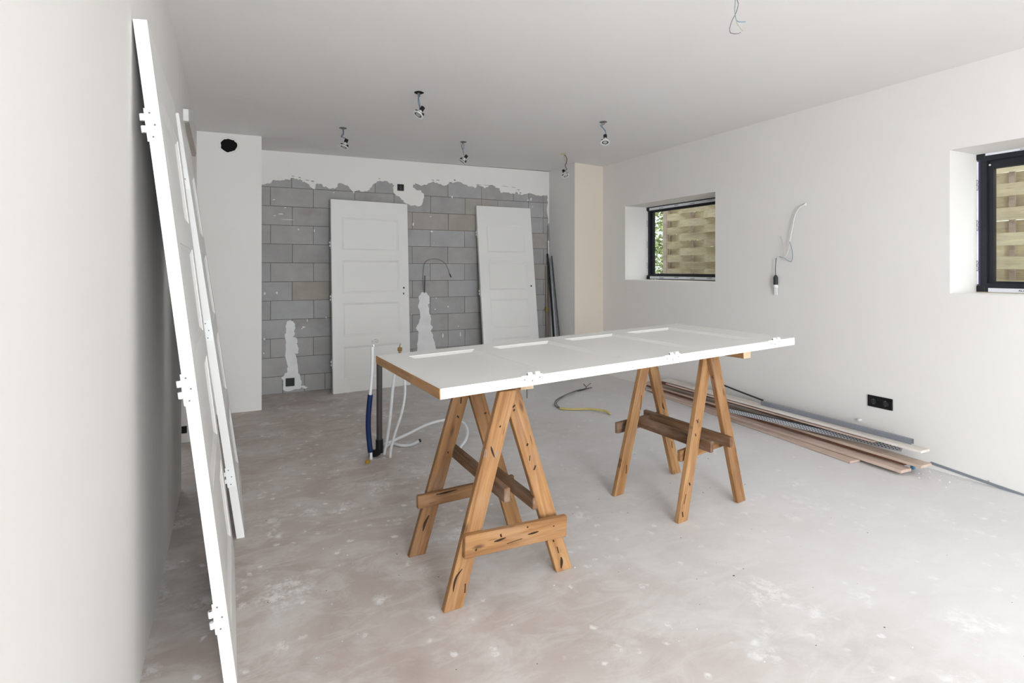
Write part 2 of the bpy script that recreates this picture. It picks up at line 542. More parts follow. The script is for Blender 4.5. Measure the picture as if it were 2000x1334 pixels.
bm = BM()
def slab(x0, x1, y0, y1):
    a, b = ceil_z(x0), ceil_z(x1)
    quadbox(bm, [(x0, y0, a), (x1, y0, b), (x1, y1, b), (x0, y1, a), (x0, y0, a + 0.2), (x1, y0, b + 0.2), (x1, y1, b + 0.2), (x0, y1, a + 0.2)])
slab(-2.4, 4.6, -0.8, 7.0); slab(-2.4, 4.6, FRONT_Y - 0.3, -2.7); slab(-2.4, 0.4, -2.7, -0.8); slab(3.4, 4.6, -2.7, -0.8)  # gap left open behind the camera for the added overhead fill
ceiling = tag(obj('ceiling', bm, M['ceiling']), kind='structure')

# left wall with a doorway behind the leaning doors
ln = Vector((-ld.y, ld.x, 0)); ln = ln if ln.x < 0 else -ln   # outwards (left)
mwL = frame_mw(L1, ld, ln, Vector((0, 0, 1)))
sA = (L2 - L1).length
s0 = (FRONT_Y - L1.y) / ld.y
bm = BM()
box(bm, s0, sA, 0, 0.12, 0, CEIL)
box(bm, sA, sA + 1.03, 0, 0.12, 2.12, CEIL)
box(bm, sA + 1.03, 4.9, 0, 0.12, 0, CEIL)
tag(obj('wall_left', bm, M['plaster'], None, mwL), kind='structure')
bm = BM(); box(bm, -2.2, -2.1, FRONT_Y, 7.0, 0, CEIL)
tag(obj('wall_hallway', bm, M['plaster']), kind='structure')

P = [at_plane(u, v, L1, ln) for (u, v) in ((361, 240), (369, 239), (383, 299), (381.5, 306), (375, 305), (363, 256))]
bm = BM()
A = [bm.verts.new(p - ln * 0.002) for p in P]; B = [bm.verts.new(p + ln * 0.004) for p in P]
bm.faces.new(A); bm.faces.new(B[::-1])
for k in range(6): bm.faces.new((A[k], B[k], B[(k + 1) % 6], A[(k + 1) % 6]))
obj('bare_lintel_strip', bm, M['taupe'], bpy.data.objects['wall_left'], I4)
P = [at_plane(u, v, L1, ln) for (u, v) in ((357.5, 212), (368, 212), (368, 236), (358, 236))]
bm = BM()
quadbox(bm, [p + ln * 0.002 for p in P] + [p - ln * 0.03 for p in P], 0, 0.003)
wb = obj('junction_box', bm, M['white_plastic'])
tag(wb, 'small white junction box high on the left wall above the second leaning door', 'junction box')

# boxed-in chimney breast at the left of the block wall
px0 = at_z(511, 801)
bm = BM(); box(bm, -0.62, px0.x, px0.y, BACK_Y + 0.05, 0, CEIL)
pier_l = tag(obj('wall_pier_left', bm, M['plaster']), kind='structure')

# boxed-in pier at the right end of the block wall
rb = at_plane(1122.5, 600, (BX, 0, 0), Vector((1, 0, 0)))
pr = [(BX, BACK_Y + 0.05), (BX, rb.y), (R1.x + 0.03, R1.y), (R1.x + 0.03, BACK_Y + 0.05)]
bm = BM()
plate(bm, pr, 0, CEIL + 0.05, lambda x, z, y: Vector((x, y, z)))
for f in bm.faces:
    f.normal_update()
    f.material_index = 1 if f.normal.y < -0.7 or f.normal.y > 0.95 and f.calc_center_median().y < BACK_Y - 0.1 else 0
pier_r = obj('wall_pier_right', bm, [M['plaster'], M['cream']])
for p in pier_r.data.polygons:
    p.material_index = 1 if p.normal.y < -0.7 else 0
tag(pier_r, kind='structure')

# right wall with two deep window recesses
mwR = frame_mw(R1, rd, rn, Vector((0, 0, 1)))
def on_right(u, v):
    p = at_plane(u, v, R1, rn) - R1
    return p.dot(rd), p.z
def proj(P):
    q = Vector(P) - EYE
    x = c_ * q.x - s_ * q.y; y = s_ * q.x + c_ * q.y
    return 1000 + F * x / y, HV - F * q.z / y
wf0, wf1 = on_right(1221, 475)[0], on_right(1397, 475)[0]
wn0 = on_right(1855, 430)[0]; wn1 = wn0 + (wf1 - wf0) * 0.98
fz1 = (on_right(1221, 403)[1] + on_right(1397, 374)[1]) / 2
fz0 = (on_right(1221, 546)[1] + on_right(1397, 552)[1]) / 2
nz1, nz0 = on_right(1855, 293)[1], on_right(1855, 573)[1]
def reveal_depth(s, z, u):
    lo, hi = 0.02, 0.4
    for _ in range(40):
        mid = (lo + hi) / 2
        if proj(R1 + rd * s + rn * mid + Vector((0, 0, z)))[0] > u: hi = mid
        else: lo = mid
    return lo
RDF = reveal_depth(wf0, (fz0 + fz1) / 2, 1263)
RDN = reveal_depth(wn0, (nz0 + nz1) / 2, 1907)
RD = (RDF + RDN) / 2
print('windows', wf0, wf1, fz0, fz1, wn0, wn1, nz0, nz1, 'reveal', RDF, RDN, 'BX', BX, 'R1', R1[:], 'R2', R2[:], 'L', L1[:], L2[:])
s_end = (FRONT_Y - R1.y) / rd.y
bm = BM()
cuts = [(0.0, wf0, None), (wf0, wf1, (fz0, fz1)), (wf1, wn0, None), (wn0, wn1, (nz0, nz1)), (wn1, s_end, None)]
cuts[0] = (-0.6, wf0, None)
for a, b, z in cuts:
    if z is None:
        box(bm, a, b, 0, WALL_T, 0, CEIL + 0.055)
    else:
        box(bm, a, b, 0, WALL_T, 0, z[0]); box(bm, a, b, 0, WALL_T, z[1], CEIL + 0.055)
wall_right = tag(obj('wall_right', bm, M['plaster'], None, mwR), kind='structure')

# front wall (behind the camera) with a wide opening
bm = BM()
box(bm, -2.3, -0.3, FRONT_Y - 0.3, FRONT_Y, 0, CEIL)
box(bm, 1.4, 4.6, FRONT_Y - 0.3, FRONT_Y, 0, CEIL + 0.06)
box(bm, -0.3, 1.4, FRONT_Y - 0.3, FRONT_Y, 2.38, CEIL + 0.03)
tag(obj('wall_front', bm, M['plaster']), kind='structure')
bm = BM()
for x in (-0.3, 0.55, 1.34):
    box(bm, x, x + 0.06, FRONT_Y - 0.2, FRONT_Y - 0.12, 0, 2.38)
box(bm, -0.3, 1.4, FRONT_Y - 0.2, FRONT_Y - 0.12, 2.32, 2.38); box(bm, -0.3, 1.4, FRONT_Y - 0.2, FRONT_Y - 0.12, 0.0, 0.06)
tag(obj('window_3', bm, M['alu_dark']), kind='structure')

# block wall ---------------------------------------------------------
bm = BM(); box(bm, -0.6, BX + 0.9, BACK_Y + 0.006, BACK_Y + 0.25, 0, CEIL + 0.045)
wall_back = tag(obj('wall_back', bm, M['mortar']), kind='structure')
BX0 = at_z(512, 772).x
z = 0.0
tops = [0.186 + 0.2045 * k for k in range(12)]
JH = 0.004
rnd = random.Random(3)
for k, zt in enumerate(tops):
    zb = 0.0 if k == 0 else tops[k - 1]
    off = (0.076 if (k % 2 == 0) else 0.076 + 0.222)
    if k == 0: off = 0.20
    xs = [-0.25]
    x = BX0 + off - 0.888
    cuts_x = []
    while x < BX:
        cuts_x.append(x + rnd.uniform(-0.006, 0.006)); x += 0.444
        if rnd.random() < 0.16: cuts_x.append(cuts_x[-1] + 0.222)
    cuts_x = [c for c in sorted(cuts_x) if BX0 - 0.25 < c < BX - 0.06]
    edges = [BX0 - 0.25] + cuts_x + [BX]
    for a, b in zip(edges, edges[1:]):
        if b - a < 0.03: continue
        dy = rnd.uniform(-0.002, 0.002)
        bm = BM()
        hx, hz = (b - a) / 2 - JH / 2, (zt - zb) / 2 - JH / 2
        box(bm, -hx, hx, 0, 0.03, -hz, hz, 0, 0.002)
        obj('block', bm, M['block'], wall_back, Matrix.Translation(((a + b) / 2, BACK_Y + dy, (zt + zb) / 2)))

def on_back(u, v):
    p = at_plane(u, v, (0, BACK_Y, 0), Vector((0, 1, 0)))
    return p.x, p.z
band = [(508, 359), (522, 358), (534, 351), (552, 352), (557, 350), (573, 347), (586, 350), (590, 356), (600, 358), (606, 365), (616, 368),
        (618, 359), (626, 359), (636, 364), (655, 369), (659, 360), (674, 362), (686, 371), (690, 378), (697, 372), (714, 373), (722, 368), (733, 358),
        (742, 353), (760, 358), (770, 362), (772, 380), (782, 387), (792, 397), (805, 402), (824, 400), (828, 386), (822, 372), (806, 366), (811, 358),
        (824, 363), (841, 357), (853, 357), (868, 363), (889, 356), (911, 361), (928, 368), (933, 361), (946, 368), (960, 361), (976, 368), (979, 377),
        (998, 379), (1008, 374), (1019, 381), (1038, 378), (1057, 383), (1068, 381), (1069, 400), (1070, 437), (1074, 438)]
pts = [on_back(*p) for p in band]
pts = ragged(pts, 0.02, 2, 4)
pts = [(pts[0][0] - 0.2, CEIL), (pts[0][0] - 0.2, pts[0][1])] + pts + [(BX + 0.01, pts[-1][1]), (BX + 0.01, CEIL + 0.035)]
bm = BM(); plate(bm, pts, BACK_Y - 0.006, BACK_Y + 0.01, lambda x, y, z: Vector((x, y, z)))
obj('plaster_coat', bm, M['plaster'], wall_back)
def patch(name, pix, seed, amp=0.012, proud=0.007, lev=2):
    P = [on_back(*p) for p in pix]
    P = ragged(P + [P[0]], amp, lev, seed)[:-1]
    bm = BM(); plate(bm, P, BACK_Y - proud, BACK_Y + 0.01, lambda x, y, z: Vector((x, y, z)))
    return obj(name, bm, M['fresh_plaster'], wall_back)
patch('plaster_patch', [(561, 627), (572, 627), (577, 640), (575, 655), (573, 659), (580, 662), (579, 671), (583, 684), (582, 689), (576, 691), (580, 705), (582, 722),
                        (586, 735), (589, 748), (588, 757), (575, 760), (556, 763), (553, 755), (553, 742), (549, 739), (556, 730), (561, 724), (560, 708), (557, 696), (558, 672), (557, 662), (559, 650), (558, 640)], 2)
patch('plaster_patch', [(822, 572), (829, 570), (837, 577), (839, 586), (836, 594), (838, 612), (841, 628), (845, 640), (841, 645), (845, 660), (849, 672), (850, 700),
                        (814, 700), (814, 672), (817, 650), (812, 640), (818, 630), (820, 612), (816, 600), (818, 584)], 5)
# small smears and splashes of plaster
bits = [(548, 418, 5, 1.2), (536, 421, 3, 1), (535, 390, 2, 1), (560, 429, 12, 0.8), (541, 572, 2, 3), (517, 573, 2, 3), (593, 639, 3, 1.5), (590, 642, 2, 1), (600, 626, 1, 3), (637, 620, 1.5, 1.5),
        (883, 385, 1.5, 3), (1031, 391, 4, 1.2), (1037, 389, 2, 4), (1040, 404, 1.5, 2), (807, 438, 1.5, 5), (843, 452, 3, 2), (852, 582, 1.5, 1.2), (850, 604, 2, 1.2), (803, 614, 1.5, 1), (865, 655, 1.5, 5), (899, 653, 1.5, 6),
        (895, 637, 1, 3), (515, 690, 1, 2), (592, 755, 4, 3), (516, 662, 2, 2), (652, 376, 1.5, 1), (875, 599, 2, 1.5), (596, 757, 4, 2), (614, 451, 1, 4), (841, 423, 2, 1), (557, 406, 2, 1), (583, 448, 1.5, 1.5)]
bm = BM()
rnd = random.Random(11)
for (u, v, w, h) in bits:
    cx, cz = on_back(u, v)
    k = 1 / 183.0
    P = [(cx + w * k * math.cos(a) * rnd.uniform(0.6, 1.2), cz + h * k * math.sin(a) * rnd.uniform(0.6, 1.2)) for a in [2 * pi * i / 9 for i in range(9)]]
    plate(bm, P, BACK_Y - 0.0045, BACK_Y + 0.004, lambda x, y, z: Vector((x, y, z)))
tag(obj('plaster_splash', bm, M['fresh_plaster'], wall_back), kind='stuff')
# grey thin-bed scraps within the plaster edge
bm = BM()
for (u, v, w, h) in [(600, 352, 4, 1), (610, 354, 3, 1.5), (741, 349, 3, 1), (855, 352, 4, 1.2), (888, 352, 3, 2), (935, 361, 8, 0.6), (952, 362, 12, 0.6), (985, 364, 10, 0.5), (1003, 366, 6, 0.6), (1012, 371, 4, 1), (1016, 377, 3, 2), (965, 364, 4, 0.8), (880, 357, 4, 2), (845, 352, 3, 1), (572, 344, 3, 1), (585, 347, 3, 1)]:
    cx, cz = on_back(u, v)
    k = 1 / 175.0
    P = [(cx + w * k * math.cos(a) * rnd.uniform(0.6, 1.2), cz - w * k * math.cos(a) * 0.04 + h * k * math.sin(a) * rnd.uniform(0.6, 1.2)) for a in [2 * pi * i / 9 for i in range(9)]]
    plate(bm, P, BACK_Y - 0.0075, BACK_Y + 0.004, lambda x, y, z: Vector((x, y, z)))
tag(obj('mortar_smear', bm, M['block'], wall_back), kind='stuff')

# duct hole in the left pier ------------------------------------------
hp = at_plane(447, 284, px0, Vector((0, 1, 0)))
bm = BM()
r_ = random.Random(5)
P = [(hp.x + 0.071 * math.cos(a) * r_.uniform(0.9, 1.05), hp.z + 0.062 * math.sin(a) * r_.uniform(0.9, 1.08)) for a in [2 * pi * i / 26 for i in range(26)]]
plate(bm, P, px0.y - 0.002, px0.y + 0.01, lambda x, y, z: Vector((x, y, z)))
hole = obj('duct_opening', bm, M['void'])
tag(hole, 'round black duct hole high in the white pier at left', 'duct hole')
bm = BM()
tube(bm, [(hp.x + 0.085 * math.cos(a), px0.y - 0.001, hp.z + 0.076 * math.sin(a)) for a in [2 * pi * i / 20 for i in range(21)]], 0.003, 6, 0, 2)
obj('plaster_lip', bm, M['plaster'], hole)

# ------------------------------------------------------------------ windows
def text_mesh(name, txt, size, mat, parent, mw):
    cu = bpy.data.curves.new(name, 'FONT')
    cu.body = txt; cu.size = size; cu.extrude = 0.0004
    cu.align_x = 'CENTER'; cu.align_y = 'CENTER'
    to = bpy.data.objects.new(name + '_tmp', cu)
    COL.objects.link(to)
    dg = bpy.context.evaluated_depsgraph_get()
    me = bpy.data.meshes.new_from_object(to.evaluated_get(dg))
    bpy.data.objects.remove(to)
    me.materials.clear(); me.materials.append(mat)
    o = bpy.data.objects.new(name, me)
    COL.objects.link(o)
    put(o, parent, mw)
    return o
LOGO = 'ALUPROF'
def window(name, a, b, z0, z1, d, near):
    root = tag(empty(name, mwR @ Matrix.Translation((a, d, z0))), kind='structure')
    w, h = b - a, z1 - z0
    def part(n, bm, m, par=root): return obj(n, bm, m, par, WORLD[root.name])
    fw = 0.050
    gap = 0.006
    bm = BM()
    box(bm, gap, gap + fw, 0.0, 0.07, 0.0, h, 0); box(bm, w - gap - fw, w - gap, 0.0, 0.07, 0.0, h, 0)
    box(bm, gap + fw, w - gap - fw, 0.0, 0.07, 0.0, fw + 0.008, 0); box(bm, gap + fw, w - gap - fw, 0.0, 0.07, h - fw, h, 0)
    part('frame', bm, M['alu_dark'])
    bm = BM()
    sw = 0.030; a0 = gap + fw; c0 = fw + 0.008; tsw = 0.055 if near else 0.018
    y0, y1 = 0.022, 0.06
    box(bm, a0, a0 + sw, y0, y1, c0, h - fw); box(bm, w - a0 - sw, w - a0, y0, y1, c0, h - fw)
    box(bm, a0 + sw, w - a0 - sw, y0, y1, c0, c0 + 0.014); box(bm, a0 + sw, w - a0 - sw, y0, y1, h - fw - tsw, h - fw)
    sash = part('sash', bm, M['alu_dark'])
    if near:
        bm = BM(); cyl(bm, (a0 + 0.012, y0 - 0.006, h - fw - 0.03), (a0 + 0.012, y0 + 0.004, h - fw - 0.03), 0.007)
        obj('latch_pin', bm, M['chrome'], sash, WORLD[root.name])
    bm = BM()
    box(bm, a0 + sw - 0.004, w - a0 - sw + 0.004, 0.038, 0.044, c0 + 0.01, h - fw - tsw + 0.004)
    pane = part('pane', bm, M['glass'])
    # protective film strips with printing on the frame face
    fl = 0.030 if not near else 0.026
    strips = [(gap + 0.055, w - gap - 0.03, 0.008, 0.008 + fl, 'h'), (gap + 0.045, w - gap - 0.02, h - 0.012 - fl if not near else h - 0.016, h - 0.012 if not near else h - 0.001, 'h'),
              (gap - 0.004, gap + 0.018 if not near else gap + 0.006, 0.05, h - 0.05, 'v')]
    if near:
        strips[0] = (gap + 0.06, w - gap - 0.03, -0.001, 0.026, 'h')
    for (x0, x1, q0, q1, kind) in strips:
        bm = BM(); box(bm, x0, x1, -0.0015, 0.001, q0, q1)
        st = part('protective_film', bm, M['film'])
        n = 5 if kind == 'h' else 3
        for k in range(n):
            if kind == 'h':
                size = (q1 - q0) * (0.55 if not near else 0.75)
                px = x0 + (x1 - x0) * (0.16 + 0.19 * k); pz = (q0 + q1) / 2 + (0.004 if k % 2 else -0.004) * (0 if near else 1)
                m = WORLD[root.name] @ frame_mw((px, -0.002, pz), Vector((1, 0, 0)), Vector((0, 0, 1)), Vector((0, -1, 0)))
            else:
                size = 0.018
                px = (x0 + x1) / 2; pz = q0 + (q1 - q0) * (0.15 + 0.33 * k)
                m = WORLD[root.name] @ frame_mw((px, -0.002, pz), Vector((0, 0, 1)), Vector((-1, 0, 0)), Vector((0, -1, 0)))
            text_mesh('lettering', LOGO, size, M['ink'], st, m)
    if near:
        bm = BM(); box(bm, gap - 0.001, gap + 0.016, -0.001, 0.02, 0.04, h - 0.04)
        part('edge_film', bm, M['alu_purple'])
    for (x, zz) in ((gap, 0.0), (gap, h - 0.04)):
        bm = BM(); box(bm, x - 0.006, x + 0.042, -0.004, 0.03, zz, zz + 0.04, 0, 0.003)
        part('corner_cleat', bm, M['alu_dark'])
    if not near:
        pass
    return root, pane
win_far, pane_far = window('window_1', wf0, wf1, fz0 + 0.004, fz1, RDF, False)
win_near, pane_near = window('window_2', wn0, wn1, nz0 + 0.006, nz1, RDN, True)
# paper sticker on the near pane
pp = R1 + rn * (RDN + 0.036)
c0 = [at_plane(u, v, pp, rn) for (u, v) in ((1975, 423), (2012, 417), (2014, 440), (1977, 444))]
bm = BM()
A = [bm.verts.new(p) for p in c0]; B = [bm.verts.new(p - rn * 0.001) for p in c0]
bm.faces.new(A); bm.faces.new(B[::-1])
for k in range(4): bm.faces.new((A[k], B[k], B[(k + 1) % 4], A[(k + 1) % 4]))
obj('sticker', bm, M['paper'], win_near)

# ------------------------------------------------------------------ garden: woven fences and a hedge outside
FD = 1.15                                     # distance of the fence from the wall face
bm = BM(); box(bm, 4.3, 14, -6, 13, -0.10, -0.02)
tag(obj('ground', bm, M['soil']), kind='structure')
pf = R1 + rn * FD
fe = (at_plane(1306, 430, pf, rn) - R1).dot(rd)      # far end of the fence
def fence(s0, length, label, zt, tilt=0.0):
    mw = frame_mw(R1 + rn * FD + rd * s0, rd, rn, Vector((0, 0, 1))) @ Matrix.Rotation(tilt, 4, 'Y')
    root = tag(empty('woven_fence', mw), label, 'fence', 'woven fence panels outside')
    pitch, hgt = 0.094, 0.098
    n = int(zt / pitch)
    sp = 0.44
    for k in range(n):
        bm = BM()
        m = 24
        prev = None
        for i in range(m + 1):
            x = length * i / m
            y = 0.036 * math.cos(pi * x / sp + (pi if k % 2 else 0))
            sag = 0.010 * math.sin(pi * x / sp * 0.5 + k)
            zb = 0.03 + k * pitch + sag * 0.4
            cur = [bm.verts.new((x, y - 0.004, zb)), bm.verts.new((x, y + 0.004, zb)), bm.verts.new((x, y + 0.004, zb + hgt)), bm.verts.new((x, y - 0.004, zb + hgt))]
            if prev:
                for q in range(4): bm.faces.new((prev[q], prev[(q + 1) % 4], cur[(q + 1) % 4], cur[q]))
            else: bm.faces.new(cur)
            prev = cur
        bm.faces.new(prev[::-1])
        obj('slat', bm, M['fence'], root)
    j = 0
    x = 0.0
    while x < length + 0.01:
        bm = BM(); box(bm, x - 0.018, x + 0.018, -0.010, 0.010, 0, n * pitch + 0.05)
        obj('stake', bm, M['fence_post'], root)
        x += sp; j += 1
    for x in (-0.03, length + 0.03):
        bm = BM(); box(bm, x - 0.035, x + 0.035, -0.05, 0.05, -0.02, n * pitch + 0.14, 0, 0.004)
        obj('post', bm, M['fence_post'], root)
    return root
fence(fe, 1.50, 'woven wooden fence panel seen through the window near the cream pier', 2.3)
fence(fe + 1.66, 1.50, 'middle woven wooden fence panel hidden between the two windows outside', 2.3)
fence(fe + 3.32, 1.50, 'woven wooden fence panel seen through the window at the right edge', 2.3)

def hedge(mw):
    root = tag(empty('shrub', mw), 'light green hedge shrub beyond the end of the woven fence', 'shrub')
    rnd = random.Random(9)
    bm = BM()
    for k in range(6500):
        p = Vector((rnd.uniform(-0.7, 0.7), rnd.uniform(-0.45, 0.45), rnd.uniform(0.05, 3.2)))
        a, b = rnd.uniform(0, 2 * pi), rnd.uniform(-1, 1)
        d = Vector((math.cos(a), math.sin(a), b)).normalized() * rnd.uniform(0.03, 0.055)
        w = d.orthogonal().normalized() * d.length * 0.38
        vs = [bm.verts.new(p + q) for q in (-d, w, d, -w)]
        bm.faces.new(vs)
    tag(obj('foliage', bm, M['leaf'], root), kind='stuff')
    for k in range(5):
        bm = BM()
        x, y = rnd.uniform(-0.4, 0.4), rnd.uniform(-0.25, 0.25)
        cyl(bm, (x, y, -0.05), (x + rnd.uniform(-0.2, 0.2), y + rnd.uniform(-0.15, 0.15), 2.3), 0.022, 0.008, 8)
        obj('stem', bm, M['bark'], root)
hedge(frame_mw(R1 + rn * (FD + 0.75) + rd * (fe - 0.75), rd, rn, Vector((0, 0, 1))))

# ------------------------------------------------------------------ panel doors
PANELS = [(0.136, 0.498), (0.610, 0.972), (1.084, 1.446), (1.558, 1.920)]
def make_door(mw, w, label, h=2.115, t=0.040, hinge_side=0, hinge_z=(0.32, 1.06, 1.80), keyholes=(), bare_bottom=False, knuckle_back=True):
    """local: x across the door, y through it (0 = front face), z up"""
    root = tag(empty('panel_door', mw), label, 'door', 'white panel doors taken off for painting')
    st = 0.115
    bm = BM()
    zs = [0.0] + [q for p in PANELS for q in p] + [h]
    lo = 0.004 if bare_bottom else 0.0
    box(bm, 0, st, 0, t, lo, h, 0); box(bm, w - st, w, 0, t, lo, h, 0)
    for i in range(0, len(zs), 2):
        box(bm, st, w - st, 0, t, zs[i] if i else lo, zs[i + 1], 0)
    obj('frame', bm, M['paint'], root)
    if bare_bottom:
        bm = BM(); box(bm, 0.0005, w - 0.0005, 0.001, t - 0.001, 0, lo)
        e = obj('bare_end', bm, M['door_end'], root)
        tag(e, 'bare unpainted wooden end')
    rec, run, fil = 0.012, 0.022, 0.004
    for (a, b) in PANELS:
        bm = BM(); box(bm, st, w - st, rec, t - rec, a, b, 0)
        p = obj('panel', bm, M['paint'], root)
        bm = BM()
        for (yf, sg) in ((0.0, 1), (t, -1)):
            prof = [(0.0, yf + sg * 0.0005), (0.003, yf + sg * fil), (0.007, yf + sg * fil), (run, yf + sg * (rec + 0.0002)), (0.0, yf + sg * (rec + 0.0002))]
            rings = []
            for (ins, y) in prof:
                rings.append([bm.verts.new(q) for q in ((st + ins, y, a + ins), (w - st - ins, y, a + ins), (w - st - ins, y, b - ins), (st + ins, y, b - ins))])
            for i in range(4):
                for k in range(4):
                    bm.faces.new((rings[i][k], rings[i][(k + 1) % 4], rings[i + 1][(k + 1) % 4], rings[i + 1][k]))
        obj('moulding', bm, M['paint'], p, WORLD[root.name])
    xe = 0.0 if hinge_side == 0 else w
    sg = -1 if hinge_side == 0 else 1
    ky = t if knuckle_back else 0.0
    ks = 1 if knuckle_back else -1
    for zc in hinge_z:
        bm = BM()
        x0, x1 = sorted((xe, xe + sg * 0.0022))
        ya, yb = sorted((ky - ks * 0.032, ky + ks * 0.004))
        box(bm, x0, x1, ya, yb, zc - 0.05, zc + 0.05)
        for dz in (-0.024, 0.012):
            cyl(bm, (xe + sg * 0.004, ky + ks * 0.009, zc + dz), (xe + sg * 0.004, ky + ks * 0.009, zc + dz + 0.020), 0.0075, None, 12)
        hg = obj('hinge', bm, M['hinge'], root)
        bm = BM()
        for (dy, dz) in ((0.010, 0.036), (0.020, 0.0), (0.012, -0.036)):
            y = ky - ks * dy
            cyl(bm, (xe + sg * 0.0015, y, zc + dz), (xe + sg * 0.0030, y, zc + dz), 0.0030, None, 10)
        for dz in (-0.0245, 0.0315):
            cyl(bm, (xe + sg * 0.004, ky + ks * 0.009, zc + dz), (xe + sg * 0.004, ky + ks * 0.009, zc + dz + 0.001), 0.0040, None, 10)
        obj('screw_hole', bm, M['wire_grey'], hg, WORLD[root.name])
    for (x, z, r) in keyholes:
        bm = BM(); cyl(bm, (x, -0.0008, z), (x, 0.002, z), r, None, 14)
        if r < 0.0095: box(bm, x - r * 0.5, x + r * 0.5, -0.0008, 0.002, z - r * 2.0, z)
        obj('keyhole', bm, M['black'], root)
    return root

Z = Vector((0, 0, 1))
def leaning(base, ux, lean_dir, ang, w, **kw):
    """door standing on its lower front edge at base, width along ux, leaning by ang towards lean_dir"""
    ux = ux.normalized()
    ez = (Z * math.cos(ang) + lean_dir * math.sin(ang)).normalized()
    ey = ez.cross(ux).normalized()
    return frame_mw(base, ux, ey, ez)

# back left door
bl, br = at_z(651, 770), at_z(802, 751.5)
ux = (br - bl).normalized(); dep = Vector((-ux.y, ux.x, 0))
ang = math.asin((BACK_Y - 0.012 - 0.04 - max(bl.y, br.y)) / 2.115)
Wd = (br - bl).length
make_door(leaning(bl, ux, dep, ang, Wd), Wd, 'white panel door leaning on the block wall, left of the pair, with lock hole and keyhole',
          keyholes=((Wd - 0.062, 1.13, 0.011), (Wd - 0.066, 1.065, 0.008)), hinge_z=(0.32, 1.03, 1.62))
# back right door (its foot is hidden behind the trestle table)
tl, tr = Vector((*on_back(930, 401), 0)), Vector((*on_back(1035, 404), 0))
P1 = at_plane(930.5, 401.5, (0, BACK_Y - 0.05, 0), Vector((0, 1, 0)))
P2 = at_plane(1035.5, 404.5, (0, BACK_Y - 0.05, 0), Vector((0, 1, 0)))
# edges seen at the level of the table edge
tilt_px = ((944, 669), (1053, 659))
angr = math.radians(8.2)
ez0 = Vector((0, math.sin(angr), math.cos(angr)))
nb = Vector((0, math.cos(angr), -math.sin(angr)))
Q1 = at_plane(*tilt_px[0], P1, nb); Q2 = at_plane(*tilt_px[1], P1, nb)
roll = math.atan2((P1 - Q1).dot(Vector((1, 0, 0))), (P1 - Q1).dot(ez0))
roll2 = math.atan2((P2 - Q2).dot(Vector((1, 0, 0))), (P2 - Q2).dot(ez0))
print('right back door roll', math.degrees(roll), math.degrees(roll2), 'top z', P1.z, P2.z, 'width', P2.x - P1.x)
rr = (roll + roll2) / 2
ezr = (ez0 * math.cos(rr) + Vector((1, 0, 0)) * math.sin(rr)).normalized()
exr = (Vector((1, 0, 0)) * math.cos(rr) - ez0 * math.sin(rr)).normalized()
eyr = ezr.cross(exr)
Wr = (P2 - P1).length
hr = (P1.z - 0.012) / ezr.z
make_door(frame_mw(P1 - ezr * hr, exr, eyr, ezr), Wr, 'white panel door leaning on the block wall beside the corner pier, with one lock hole', h=hr,
          keyholes=((Wr - 0.06, 1.13, 0.011),), hinge_z=(0.32, 1.06, 1.80))

# two doors leaning on the left wall: the edge towards the camera is local x = 0
def left_door(u_base, yc, w, label, d_top=0.045, hz=(0.32, 1.06, 1.80)):
    base = at_depth(u_base, HV + HC * F / yc, yc); base.z = 0
    ux = ld.copy()
    gapd = abs((base - L1).dot(ln)) - d_top
    a = math.asin(gapd / 2.115)
    ez = (Z * math.cos(a) + ln * math.sin(a)).normalized()
    ey = ez.cross(ux).normalized()         # towards the wall
    print('left door', base[:], math.degrees(a), ey[:], proj(base + ez * 2.115))
    return make_door(frame_mw(base, ux, ey, ez), w, label, hinge_z=hz, t=0.036)
left_door(464, 1.75, 0.93, 'nearest white panel door leaning on the left wall, hinge edge facing the camera', d_top=0.038, hz=(0.245, 0.985, 1.80))
left_door(478, 2.73, 0.88, 'second white panel door leaning on the left wall, behind the nearest one', d_top=0.045)

# door lying flat on the trestles
TA, TB, TC = Vector((0.5317, 2.8012, 0.9060)), Vector((0.6063, 1.9279, 0.9060)), Vector((2.7153, 2.0762, 0.9660))
ez = (TC - TB).normalized()                        # along the door
ex = (TA - TB); Wt = ex.length; ex = (ex - ez * ex.dot(ez)).normalized()
ey = ez.cross(ex).normalized()                     # through the door
if ey.z > 0:
    # front face (y = 0) must be up, so flip the width axis
    base = TB + ex * Wt; ex = -ex; ey = ez.cross(ex).normalized(); hs = 1
else:
    base = TB; hs = 0
print('table ey', ey[:], hs)
table = make_door(frame_mw(base, ex, ey, ez), Wt, 'white panel door lying flat across the two wooden trestles', hinge_side=hs,
                  hinge_z=(0.40, 1.18, 1.94), bare_bottom=True, knuckle_back=False)
def under(X, Y):                                   # underside of the lying door
    p0 = TB + ey * 0.04
    return p0.z - (ey.x * (X - p0.x) + ey.y * (Y - p0.y)) / ey.z

# ------------------------------------------------------------------ trestles
def plank_between(name, parent, a, b, up, width, thick, mat, bev=0.003):
    """straight plank: local x along the length, y thickness, z width"""
    a, b = Vector(a), Vector(b)
    L = (b - a).length
    ex = (b - a).normalized()
    up = Vector(up); ez = (up - ex * up.dot(ex)).normalized(); ey = ez.cross(ex)
    bm = BM(); box(bm, -L / 2, L / 2, -thick / 2, thick / 2, -width / 2, width / 2, 0, bev)
    return obj(name, bm, mat, parent, WORLD[parent.name] @ frame_mw((a + b) / 2, ex, ey, ez))

